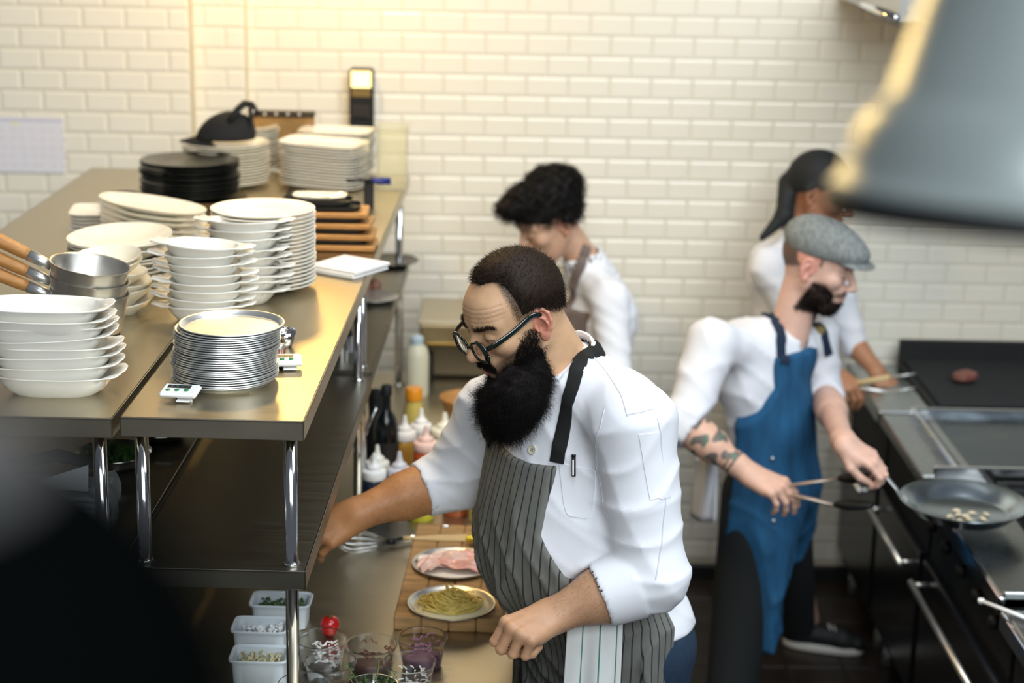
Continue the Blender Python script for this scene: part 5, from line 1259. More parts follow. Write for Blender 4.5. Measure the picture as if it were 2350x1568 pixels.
    # beard: mass plus curls
    c1, c2, c3 = Pt(1178, 896, 3.69), Pt(1168, 924, 3.68), Pt(1157, 958, 3.69)
    g_ = np.stack([nrm([-.86, -.51, 0]), hl, [0, 0, 1]])
    bmass = union([(ell(c1, (.066, .078, .052), g_), 0), (ell(c2, (.055, .070, .048), g_), .03), (ell(c3, (.034, .046, .032), g_), .03), (ell(HF.W((.042, 0, -.122)), (.045, .056, .032), HF.A), .03), (cap(HF.W((.016, .060, -.050)), HF.W((.030, .048, -.105)), .013, .036), .03), (cap(HF.W((.016, -.060, -.050)), HF.W((.030, -.048, -.105)), .013, .036), .03)])
    keep = ell(HF.W((.126, .016, -.052)), (.060, .064, .043), HF.A)
    def breg(q):
        y = np.abs(q[:, 1]); up_ = q[:, 2] + .010 + .62 * np.clip(q[:, 0] - .020, 0, .1) - .35 * np.clip(q[:, 0] - .075, 0, .03) * 0
        return np.maximum(np.maximum(up_, .006 - q[:, 0] + .25 * np.clip(-.05 - q[:, 2], 0, .05)), -.13 - q[:, 2])
    def bsd(P):
        r = bmass(P); r = r - .004 * np.sin(P[:, 0] * 95 + 2 * np.sin(P[:, 2] * 60)) * np.sin(P[:, 2] * 70 + P[:, 1] * 90)
        return smax(r, -keep(P), .006)
    bv = mesh_sdf(bsd, HF.o - np.array([.24, .22, .32]), HF.o + np.array([.16, .18, .04]), .005)
    put('beard', bv[0], bv[1], BEARD, T, True, world=True)
    bs = surf_samples(bv[0], bv[1], 19000, 8); nn = grad(bsd, bs.astype(np.float32)); lw = np.clip((HF.o[2] - .05 - bs[:, 2]) / .16, 0, 1)
    gd = np.array([-.14, -.08, -.9]); gt_ = gd - nn * (nn @ gd)[:, None]; gt_ /= np.linalg.norm(gt_, axis=1, keepdims=True) + 1e-6
    strands('beard_strands', bs - nn * .005, nn * .50 + gt_ * .75, .013 + .030 * lw, .00048, BEARD, T, 8, curl=.13, curlf=9., grav=.2, seed=6, spread=.38)
    ck = surf_samples(hv[0], hv[1], 60000, 15); qc = HF.L(ck.astype(np.float32)); rg = breg(qc); kk = (rg < .016) & (qc[:, 0] > -.004) & (qc[:, 0] < .1) & (np.abs(qc[:, 1]) < .072) & ~((qc[:, 0] > .068 - .25 * (qc[:, 2] + .08)) & (qc[:, 2] > -.086)) & (np.random.default_rng(5).random(len(ck)) < np.clip((.016 - rg) / .02, 0, 1))
    ck = ck[kk]; strands('cheek_stubble', ck, grad(headf, ck.astype(np.float32)) * .55 + np.array([-.05, 0, -.7]), .010 + .014 * np.clip(-rg[kk] / .03, 0, 1), .00048, BEARD, T, 5, curl=.14, curlf=8, seed=7, spread=.4)
    mp = [HF.W((.110, s_ * y_, -.046 - .2 * abs(y_) - .5 * max(0, abs(y_) - .02))) for s_ in (-1, 1) for y_ in np.linspace(.002, .034, 130)]
    mp = snap(np.array(mp) + np.random.default_rng(1).normal(0, .003, (len(mp), 3)), headf, 0); sd_ = np.sign(HF.L(mp.astype(np.float32))[:, 1:2])
    strands('moustache', np.repeat(mp, 5, 0) + np.random.default_rng(2).normal(0, .002, (len(mp) * 5, 3)), np.repeat(HF.D(np.array([.35, 0, -.6])) + sd_ * HF.A[1] * .6, 5, 0), .013, .0005, BEARD, T, 4, curl=.06, seed=9, spread=.25)
    for s_ in (1, -1):
        ep = np.array([HF.W((.094 - .35 * (y_ - .012) ** 1.0 * .9, s_ * y_, .033 + .12 * (y_ - .01) - 4.2 * max(0, y_ - .034) ** 2 * 3)) for y_ in np.linspace(.010, .058, 60)])
        ep = snap(np.repeat(ep, 8, 0) + np.random.default_rng(4).normal(0, .0021, (480, 3)), headf, 0)
        strands('eyebrow', ep, HF.D(np.array([.25, s_ * .75, .12])), .011, .0004, BROWNH, T, 3, seed=11, spread=.2)
        e_ = MB().lathe([(0, -.0125)] + [(.0125 * math.sin(a), -.0125 * math.cos(a)) for a in np.linspace(.2, 2.94, 14)] + [(0, .0125)], 20, M=rotm(0, 0, 0, tuple(HF.W((.0825, s_ * .033, .005)) - base))); e_.build('eye', EYEW, T)
    # arm hair
    for (vv, ff, ww, ee, sd2) in ((lv[0], lv[1], LW, LE, 21), (rv[0], rv[1], RW, RE, 22)):
        sm = surf_samples(vv, ff, 4200, sd2); t_ = ((sm - ww) @ (ee - ww)) / ((ee - ww) @ (ee - ww)); sm = sm[(t_ > .02) & (t_ < .62)]
        f_ = aL if sd2 == 21 else aR; nn = grad(f_, sm.astype(np.float32)); strands('arm_hair', sm, nn * .35 + nrm(ww - ee) * .8 + np.array([0, 0, -.3]), .0085, .00011, BROWNH, T, 3, curl=.05, seed=sd2, spread=.35)
    # glasses
    GL = mat('green_black_acetate', (.006, .012, .009), .15, coat=.6)
    gt = bpy.data.objects.new('glasses', None)
    g = MB(); fr = lambda x, y, z: HF.W((x, y, z)) - base
    for s_ in (1, -1):
        rim = []
        for a in np.linspace(0, 6.283, 41):
            cx_, cz_ = .0275 * np.sign(math.cos(a)) * abs(math.cos(a)) ** .8, .0205 * np.sign(math.sin(a)) * abs(math.sin(a)) ** .85
            y_ = .0365 + cx_; rim.append(fr(.1195 - .13 * max(0, y_ - .02) ** 1.2, s_ * y_, -.007 + cz_ + .004 * (cx_ > 0) * (cz_ > 0)))
        g.tube(rim, .0031, 8)
        hg = [fr(.1135, s_ * .0640, .006), fr(.106, s_ * .0715, .008), fr(.085, s_ * .077, .012), fr(.05, s_ * .0815, .018), fr(.014, s_ * .0835, .028), fr(-.004, s_ * .083, .026), fr(-.020, s_ * .081, .004)]
        MB().tube(spline(hg, 26), .0019, 10, flat=3.2, nrm=HF.A[2]).build('glasses_temple', GL, T)
        lens = MB().lathe([(0, 0), (.0200, 0), (.0200, .001), (0, .0012)], 24, M=np.array(Matrix.Translation(fr(.1165, s_ * .0365, -.007)) @ Vector(HF.D((1, s_ * .14, 0))).to_track_quat('Z', 'Y').to_matrix().to_4x4() @ Matrix.Diagonal((1.05, 1.28, 1, 1))))
        lens.build('glasses_lens', mat('lens_glass', (1, 1, 1), .02, trans=1., ior=1.08), T)
    g.tube([fr(.1195, -.0095, -.004), fr(.1225, 0, -.001), fr(.1195, .0095, -.004)], .0034, 8)
    g.build('glasses_frame', GL, T)
    bpy.data.objects.remove(gt)
    # pen in the pocket
    h0_ = hit(1318, 1062, jk); h1_ = hit(1318, 1120, jk); nn = grad(jk, h0_.astype(np.float32)[None])[0]; up_ = nrm(h0_ - h1_)
    pn = thing('pen', 'black clip pen in the chef jacket pocket', 'pen', h0_ + nn * .007)
    MB().tube([-up_ * .03, up_ * .014], .0045, 10).build('barrel', BLACK, pn); MB().tube([up_ * .012, up_ * .017], .005, 10).build('cap_end', BLACK, pn)
    MB().box((0, 0, 0), (.0035, .0012, .034), .0004, np.array(Matrix.Translation(nn * .0058 - up_ * .012) @ Vector(up_).to_track_quat('Z', 'Y').to_matrix().to_4x4())).build('clip', ALU, pn)
    # towel tucked in the apron string
    q0, q1 = hit(1302, 1432, apron), hit(1428, 1424, apron); nx, nz = 44, 30; V = []; Fs = []; st = []
    if q0 is None: q0 = Pt(1302, 1432, 3.55)
    if q1 is None: q1 = Pt(1428, 1424, 3.60)
    q0 = q0 + np.array([0, 0, .03]); q1 = q1 + np.array([0, 0, .035])
    for i in range(nx):
        u = i / (nx - 1)
        for j in range(nz):
            v = j / (nz - 1); b_ = q0 * (1 - u) + q1 * u + (q1 - q0) * (u - .5) * .10 * v
            dep = (.009 * math.sin(u * 7 + .6) + .005 * math.sin(u * 15 + 2 + v)) * (.4 + .8 * v)
            V.append(b_ + np.array([-.010 * v, -.020 + dep - .014 * math.sin(min(1, v * 4) * 1.57), -.46 * v])); st.append(u * .20)
    for i in range(nx - 1):
        for j in range(nz - 1): Fs.append((i * nz + j, (i + 1) * nz + j, (i + 1) * nz + j + 1, i * nz + j + 1))
    tw = put('kitchen_towel', V, Fs, stripe_mat('towel_stripe', (.74, .76, .74), (.06, .22, .17), .062, .0045, noise=.05), None, True, st=np.array(st) + .008)
    md = tw.modifiers.new('thick', 'SOLIDIFY'); md.thickness = .004
    tag(tw, 'white kitchen towel with green stripes hanging from the chef\'s waist', 'towel')
    return T
build_chef()
def skincol(n, c): return np.tile(np.array(c, float), (n, 1))
def plane_(c, d):
    c = np.asarray(c, np.float32); d = np.asarray(d, np.float32); return lambda P: (c - P) @ d
FOLD = [((.3, .2, 1.), 30, .4, (1, .2, .3)), ((.9, .2, .7), 26, 1.2, (.1, 1, .5))]
def sneaker(T, o, f, m_=None):
    f = nrm([f[0], f[1], 0]); l = np.array([-f[1], f[0], 0]); A = np.stack([f, l, [0, 0, 1]]); Wd = lambda p: np.asarray(o) + np.asarray(p, float) @ A
    up = union([(cap(Wd((-.08, 0, .055)), Wd((.10, 0, .045)), .043, .042), 0), (cap(Wd((.10, 0, .04)), Wd((.15, 0, .035)), .042, .034), .02), (cap(Wd((-.06, 0, .06)), Wd((-.05, 0, .12)), .042, .045), .03)])
    v = mesh_sdf(lambda P: smax(up(P), -(P[:, 2] - .022), .004), Wd((0.03, 0, 0)) - .24, Wd((.03, 0, 0)) + np.array([.24, .24, .2]), .007)
    sh_ = put('shoe', v[0], v[1], BLACK, T, True, world=True)
    x, y = sup(.145, .048, 2.6, 48); rs = [np.stack([Wd((a + .03, b, z)) for a, b in zip(x * k, y * k)]) for z, k in ((.0, .96), (.004, 1.), (.022, 1.), (.026, .97))]
    v2 = MB().loft(rs); v2.build('sole', mat('white_rubber', (.62, .60, .55), .6), sh_, world=False); sh_.children[0].data.transform(Matrix.Translation(-Vector(T.location)))
    for k in range(5):
        c = Wd((.045 + k * .018, 0, .092 - .005 * k)); a = c + l * .022 - [0, 0, .006]; b = c - l * .022 - [0, 0, .006]
        q = MB().tube([a - np.array(T.location), c + np.array([0, 0, .003]) - np.array(T.location), b - np.array(T.location) + f * .012], .0032, 6); q.build('lace', mat('lace_white', (.6, .58, .52), .9), sh_)

def build_cap_man():
    S_ = 1.12; base = np.array([.93, 5.62, 0.])
    T = thing('person', 'dark bearded man in grey flat cap and blue denim apron, holding tongs', 'person', base)
    hf = nrm([.93, -.37, 0]); hl = np.array([-hf[1], hf[0], 0]); HF = Frame(Pt(1858, 622, 5.45) + hl * .080 * S_, (.93, -.37), S_, math.radians(15))
    HL = head_local(nose=1.1, lid=.0142); nb = Pt(1805, 792, 5.56)
    neck = cap(HF.W((-.025, 0, -.03)), nb, .058, .066); headf = lambda P: smin(HL(HF.L(P)) * S_, neck(P), .022)
    hv = mesh_sdf(headf, HF.o - np.array([.22, .2, .30]), HF.o + np.array([.22, .2, .2]), .004)
    TF = Frame(Pt(1750, 950, 5.54), (.80, -.60)); fA = TF.A
    RS, LS = Pt(1632, 790, 5.34), Pt(1872, 775, 5.68); RE, RW = Pt(1572, 975, 5.22), Pt(1722, 1090, 5.12)
    hh = atZ(2022, 1078, 1.06); LW = hh + np.array([-.105, .035, .065]); LE = Pt(1893, 905, 5.68)
    tors = union([(ell(Pt(1750, 860, 5.54), (.12, .19, .19), fA), 0), (ell(Pt(1765, 1000, 5.54), (.125, .165, .18), fA), .07), (cap(nb + np.array([0, 0, -.02]), RS, .062, .072), .05), (cap(nb + np.array([0, 0, -.02]), LS, .062, .072), .05), (ell(Pt(1690, 820, 5.56), (.11, .14, .12), fA), .06)])
    dR, dL = nrm(RE - RW), nrm(LE - LW); cR = RE * .86 + RW * .14; cL = LE * .9 + LW * .1
    aR_, aL_ = union([(cap(RS, RE, .080, .066), 0), (cap(RE, RE * .7 + RW * .3, .066, .058), .03)]), union([(cap(LS, LE, .072, .058), 0), (cap(LE, LE * .8 + LW * .2, .058, .052), .03)])
    cuR, cuL = cap(cR, cR + dR * .05, .066, .072), cap(cL, cL + dL * .05, .058, .062); pR, pL = plane_(cR, dR), plane_(cL, dL); iR = cap(cR - dR * .05, cR + dR * .02, .056, .056)
    zh = float(Pt(1700, 1120, 5.5)[2])
    def jk0(P):
        w2 = .005 * (folds(P, FOLD, 1.) - .6); r = tors(P) - w2; r = smax(r, (zh - P[:, 2]).astype(np.float32), .006)
        r = smin(r, smax(np.minimum(aR_(P) - w2, cuR(P)), pR(P), .005), .025); r = smin(r, smax(np.minimum(aL_(P) - w2, cuL(P)), pL(P), .005), .025); r = smax(r, -iR(P), .003)
        return r
    openn = ell(nb + TF.D((.075, .01, -.02)), (.05, .045, .075), fA)
    jk = lambda P: smax(jk0(P), -openn(P), .006)
    jv = mesh_sdf(jk, TF.o - np.array([.42, .5, .45]), TF.o + np.array([.45, .42, .5]), .010); put('jacket', jv[0], jv[1], CLOTHW, T, True, world=True)
    ts = lambda P: smax(tors(P) + .010, -(P[:, 2] - zh - .1), .01); tsv = mesh_sdf(ts, TF.o - np.array([.3, .35, .1]), TF.o + np.array([.3, .35, .5]), .014); put('tshirt', tsv[0], tsv[1], mat('white_tee', (.80, .82, .85), .9), T, True, world=True)
    ring_ = [nb + TF.D((.062 * math.cos(a) + .01, .066 * math.sin(a), .012 - .02 * math.cos(a))) - base for a in np.linspace(0, 6.283, 28)]
    MB().tube(ring_, .006, 8).build('tee_collar', mat('white_tee', (.8, .8, .85)), T)
    for s_ in (1, -1): 
        q = [nb + TF.D((-.06, s_ * .03, .045)), nb + TF.D((-.02, s_ * .068, .03)), nb + TF.D((.035, s_ * .078, -.015)), nb + TF.D((.06, s_ * .078, -.05))]; MB().tube([x - base for x in spline(q, 16)], [.016] * 16, 8, flat=.55).build('lapel', CLOTHW, T)
    tq = [Pt(1598, 1050, 5.40), Pt(1650, 1050, 5.32), Pt(1640, 1203, 5.36), Pt(1584, 1188, 5.46)]
    V = []; Fs = []
    for i in range(12):
        for j in range(12):
            u, v = i / 11, j / 11; V.append((1 - u) * (1 - v) * tq[0] + u * (1 - v) * tq[1] + u * v * tq[2] + (1 - u) * v * tq[3] + np.array([0, .012 * math.sin(u * 7 + v * 2), 0]))
    for i in range(11):
        for j in range(11): Fs.append((i * 12 + j, i * 12 + j + 1, i * 12 + j + 13, i * 12 + j + 12))
    o = put('jacket_tail', V, Fs, CLOTHW, T, True, world=True); md = o.modifiers.new('thick', 'SOLIDIFY'); md.thickness = .006
    # hands
    tip1, tip2 = Pt(1925, 1098, 5.02), Pt(1915, 1158, 4.98)
    hR = hand_sdf(RW, nrm(Pt(1800, 1128, 5.06) - RW), (.25, -.60, .76), 1, [(38, 30, 12), (40, 34, 14), (44, 38, 16), (48, 40, 18)], [(.02, .026, -.012), (.05, .044, -.026), (.085, .040, -.036), (.11, .032, -.036)], 1.10)
    hL = hand_sdf(LW, nrm(hh - LW + np.array([.02, -.01, .0])), (-.1, -.25, .95), -1, [(20, 60, 40), (22, 65, 42), (26, 66, 42), (30, 66, 42)], [(.02, .026, -.012), (.05, .046, -.026), (.085, .042, -.04), (.115, .032, -.045)], 1.05)
    fR = union([(cap(RW, RW + dR * .05, .028, .032), 0), (cap(RW + dR * .05, RE + (RW - RE) * .25, .032, .050), .03), (cap(RE + (RW - RE) * .4, RE, .050, .048), .03)])
    fL = union([(cap(LW, LW + dL * .05, .027, .031), 0), (cap(LW + dL * .05, LE + (LW - LE) * .25, .031, .046), .03), (cap(LE + (LW - LE) * .4, LE, .046, .046), .03)])
    A_ = lambda P: smin(fR(P), hR(P), .03); B_ = lambda P: smin(fL(P), hL(P), .03)
    pa = np.stack([RW, RE, hR.W((.19, 0, -.08)), hR.W((.19, 0, .03))]); pb = np.stack([LW, LE, hL.W((.19, 0, -.09)), hL.W((.15, 0, .03))])
    av, bv = mesh_sdf(A_, pa.min(0) - .07, pa.max(0) + .07, .0042), mesh_sdf(B_, pb.min(0) - .07, pb.max(0) + .07, .0042)
    hip = Pt(1768, 1110, 5.54); lf = atZ(1850, 1478, 0.02); rf = base + np.array([-.16, -.36, 0.])
    core = union([(ell(Pt(1750, 880, 5.54), (.09, .15, .16), fA), 0), (ell(Pt(1765, 1030, 5.54), (.09, .13, .16), fA), .06), (cap(hip, lf + [0, 0, .1], .08, .04), .04), (cap(hip, rf + [0, 0, .1], .08, .04), .04), (cap(nb, Pt(1750, 850, 5.54), .05, .08), .04), (cap(RS, RE, .05, .045), .03), (cap(LS, LE, .05, .045), .03)])
    cv_ = mesh_sdf(core, (base[0] - .5, base[1] - .55, .03), (base[0] + .5, base[1] + .5, 1.5), .022)
    V, Fq = join([hv, av, bv, cv_]); col = skincol(len(V), (.70, .44, .34)); n0 = len(hv[0]); p = HF.L(hv[0].astype(np.float32)); R = np.random.default_rng(4); c = skincol(n0, (.72, .46, .36))
    y = np.abs(p[:, 1]); ear = (y > .071) & (p[:, 0] < .02) & (p[:, 2] > -.04) & (p[:, 2] < .05)
    c = mixc(c, (.66, .25, .18), .6 * ear)
    bd = sstep(-.022 - p[:, 2] - .9 * np.clip(p[:, 0] - .055, 0, .03), -.004, .012) * sstep(p[:, 0] - (.016 + .30 * (p[:, 2] + .03)), -.008, .008) * (1 - ear)
    bd = bd * (p[:, 2] > -.125); mo = np.exp(-((p[:, 2] + .046 + .25 * y) / .006) ** 2) * (y < .034) * (p[:, 0] > .08); ch = sstep(-.072 - p[:, 2], -.003, .006) * (p[:, 0] > .05)
    bd = np.clip(bd * (1 - sstep(p[:, 0], .075, .09) * (p[:, 2] > -.075)) + mo + ch, 0, 1)
    c = mixc(c, (.035, .02, .014), .93 * bd); c = mixc(c, (.62, .24, .20), .7 * lips_mask(p))
    hm = sstep(p[:, 2] - (.014 - .5 * np.clip(-p[:, 0], 0, .1)), -.004, .01) * sstep(.03 - p[:, 0], -.004, .008) * (1 - ear); c = mixc(c, (.04, .022, .014), .85 * hm)
    eb = np.exp(-((p[:, 2] - .034 + 6 * (y - .03) ** 2) / .004) ** 2) * (y > .012) * (y < .05) * (p[:, 0] > .06); c = mixc(c, (.04, .024, .016), .85 * eb)
    ey = np.exp(-((p[:, 2] - .006) / .0025) ** 2) * (y > .02) * (y < .047) * (p[:, 0] > .075); c = mixc(c, (.05, .03, .025), .8 * ey)
    col[:n0] = c
    # tattoo on the near forearm
    w2 = av[0]; t_ = ((w2 - RW) @ (RE - RW)) / ((RE - RW) @ (RE - RW)); ax = nrm(RE - RW); s1 = nrm(np.cross(ax, [0, 0, 1])); s2 = np.cross(ax, s1); an = np.arctan2((w2 - RW) @ s1, (w2 - RW) @ s2)
    tt = (np.sin(t_ * 22 + 2.2 * np.sin(an * 2.0 + 1)) + np.sin(an * 4 + t_ * 13 + 1.5 * np.sin(t_ * 30)) > .35) & (t_ > .22) & (t_ < .95)
    band = (np.abs(t_ - .24) < .018) | (np.abs(t_ - .30) < .012)
    ca = skincol(len(w2), (.70, .43, .32)); ca = mixc(ca, (.055, .085, .085), .85 * np.clip(tt + band, 0, 1)); gr = (np.sin(t_ * 31 + an * 3) > .86) & tt; ca = mixc(ca, (.05, .22, .12), .7 * gr); col[n0:n0 + len(w2)] = ca
    put('body', V, Fq, SKIN, T, True, col=col, world=True)
    sm = surf_samples(hv[0], hv[1], 22000, 5); q = HF.L(sm.astype(np.float32)); y = np.abs(q[:, 1]); k = ((q[:, 2] < -.03 - .9 * np.clip(q[:, 0] - .055, 0, .03)) & (q[:, 0] > .014 + .3 * (q[:, 2] + .03)) & (y < .078) & (q[:, 2] > -.125) & ~((q[:, 0] > .08) & (q[:, 2] > -.075)) )
    k = k & (y < .07); sm = sm[k]; strands('beard_strands', sm, grad(headf, sm.astype(np.float32)) * .6 + np.array([.2, -.1, -.6]), .014, .0010, BEARD, T, 3, curl=.05, seed=3, spread=.3)
    sm = surf_samples(hv[0], hv[1], 9000, 6); q = HF.L(sm.astype(np.float32)); k = (np.abs(q[:, 2] + .047 + .28 * np.abs(q[:, 1])) < .006) & (np.abs(q[:, 1]) < .034) & (q[:, 0] > .085); sm = sm[k]
    if len(sm): strands('moustache', sm, HF.D(np.array([.5, 0, -.7])), .012, .0010, BEARD, T, 3, seed=3, spread=.3)
    # flat cap
    capf = union([(ell((-.004, 0, .072), (.112, .089, .072)), 0), (ell((.062, 0, .070), (.075, .080, .038)), .03)])
    brim = ell((.098, 0, .046), (.062, .074, .0075), Frame((0, 0, 0), (1, 0), 1, math.radians(-4)).A)
    def hat(P):
        q = HF.L(P); r = capf(q) - .0012 * np.sin(q[:, 0] * 60) * 0; r = smax(r, ((.040 + .10 * q[:, 0]) - q[:, 2]).astype(np.float32), .006); r = smin(r, brim(q), .010); return r * S_
    fv = mesh_sdf(hat, HF.o - np.array([.2, .2, .05]), HF.o + np.array([.26, .2, .24]), .005)
    put('flat_cap', fv[0], fv[1], mat('grey_linen', (.22, .24, .235), .95, noise=.55, nscale=9, stretch=(30, 3, 6), bump=.4, bscale=300), T, True, world=True)
    # denim apron
    hip_ = union([(ell(hip, (.115, .16, .14), fA), 0), (cap(hip + TF.D((0, .07, -.02)), lf + np.array([-.02, 0, .12]), .11, .07), .05), (cap(hip + TF.D((.02, -.08, -.02)), rf + np.array([.02, 0, .12]), .115, .075), .05)])
    bodyc = lambda P: smin(tors(P), hip_(P), .07)
    ztop = float(Pt(1840, 815, 5.44)[2]); 
    DF = [((.6, .5, .25), 30, .2, (.1, .1, 1.)), ((.5, .7, -.5), 22, 1.9, (.3, 0, 1.))]
    def apron(P):
        q = TF.L(P); u, z, fx = q[:, 1], P[:, 2], q[:, 0]; hw = np.where(z > ztop - .10, .10, .10 + (ztop - .10 - z) * .55); hw = np.minimum(hw, .19)
        r = bodyc(P) - .019 - .007 * (folds(P, DF, 1.) - .6) * np.clip((ztop - .2 - z) * 3, .2, 1.6)
        for e in (z - ztop, np.abs(u + .01) - hw, -.005 - fx, .30 - z): r = smax(r, e.astype(np.float32), .004)
        return r
    dv = mesh_sdf(apron, (base[0] - .45, base[1] - .55, .28), (base[0] + .45, base[1] + .35, ztop + .04), .010)
    DEN = mat('blue_denim', (.011, .085, .19), .85, noise=.30, nscale=26, stretch=(1, 1, .35), bump=.3, bscale=500)
    put('apron', dv[0], dv[1], DEN, T, True, world=True)
    allc = lambda P: np.minimum(np.minimum(jk(P), apron(P)), np.minimum(ts(P), neck(P) - .003))
    pk = patch('pouch_pocket', ((1772, 1050), (1890, 1030), (1868, 1168), (1772, 1192)), apron, .004, DEN, T, 12, 12, .004)
    NV = mat('navy_webbing', (.008, .022, .05), .85)
    l1 = [hit(*xy, allc) for xy in ((1800, 835), (1790, 790), (1778, 730), (1768, 680), (1766, 655))]; l1 = [x for x in l1 if x is not None] + [nb + np.array([-.06, .04, .07])]
    ribbon('neck_strap', l1, .042, allc, .005, NV, T, 40, .004)
    l2 = [hit(*xy, allc) for xy in ((1902, 815), (1892, 780), (1880, 745), (1870, 715))]; l2 = [x for x in l2 if x is not None]
    if len(l2) > 2: ribbon('neck_strap', l2, .028, allc, .005, NV, T, 24, .004)
    h_ = hit(1882, 755, allc); MB().box(tuple(h_ - base + np.array([0, -.012, 0])), (.03, .012, .03), .004).build('strap_buckle', mat('brass', (.5, .38, .15), .3, 1.), T)
    for xy in ((1775, 1195), (1772, 1052)):
        h_ = hit(*xy, apron)
        if h_ is not None: MB().lathe([(0, 0), (.006, 0), (.006, .003), (0, .004)], 12, M=rotm(math.pi / 2, 0, 0, tuple(h_ - base + np.array([0, -.004, 0])))).build('rivet', ALU, T)
    tr = union([(ell(hip, (.105, .155, .13), fA), 0), (cap(hip + TF.D((0, .07, -.02)), lf + np.array([-.03, 0, .08]), .10, .06), .05), (cap(hip + TF.D((0, -.08, -.02)), rf + np.array([0, 0, .08]), .12, .075), .05)])
    tv = mesh_sdf(tr, (base[0] - .5, base[1] - .6, .03), (base[0] + .5, base[1] + .5, 1.1), .014); put('trousers', tv[0], tv[1], mat('black_twill', (.006, .008, .009), .9), T, True, world=True)
    sneaker(T, np.array([lf[0] + .03, lf[1], .008]), (.96, -.28)); sneaker(T, np.array([rf[0], rf[1], .008]), (.9, -.4))
    # tongs
    g0 = hR.W((.05, .005, -.03)); tg = thing('tongs', 'steel tongs with black tips in the tattooed hand', 'tongs', g0)
    TS = mat('warm_tong_steel', (.55, .44, .36), .35, .7)
    for a, b, wd in ((tip1, Pt(2012, 1096, 4.96), 0), (tip2, Pt(2002, 1160, 4.92), 0)):
        ar = MB().tube([x - g0 for x in (g0, g0 * .5 + a * .5, a)], [.009, .0105, .010], 8, flat=.5); ao = ar.build('arm', TS, tg)
        q = [a * (1 - t) + b * t - g0 for t in np.linspace(0, 1, 14)]; rr = [.008 + .015 * math.sin(math.pi * min(1, t * .92 + .04)) ** .7 + .0018 * math.sin(t * 40) for t in np.linspace(0, 1, 14)]
        MB().tube(q, rr, 12, flat=.7).build('grip_tip', BLACK, ao)
build_cap_man()

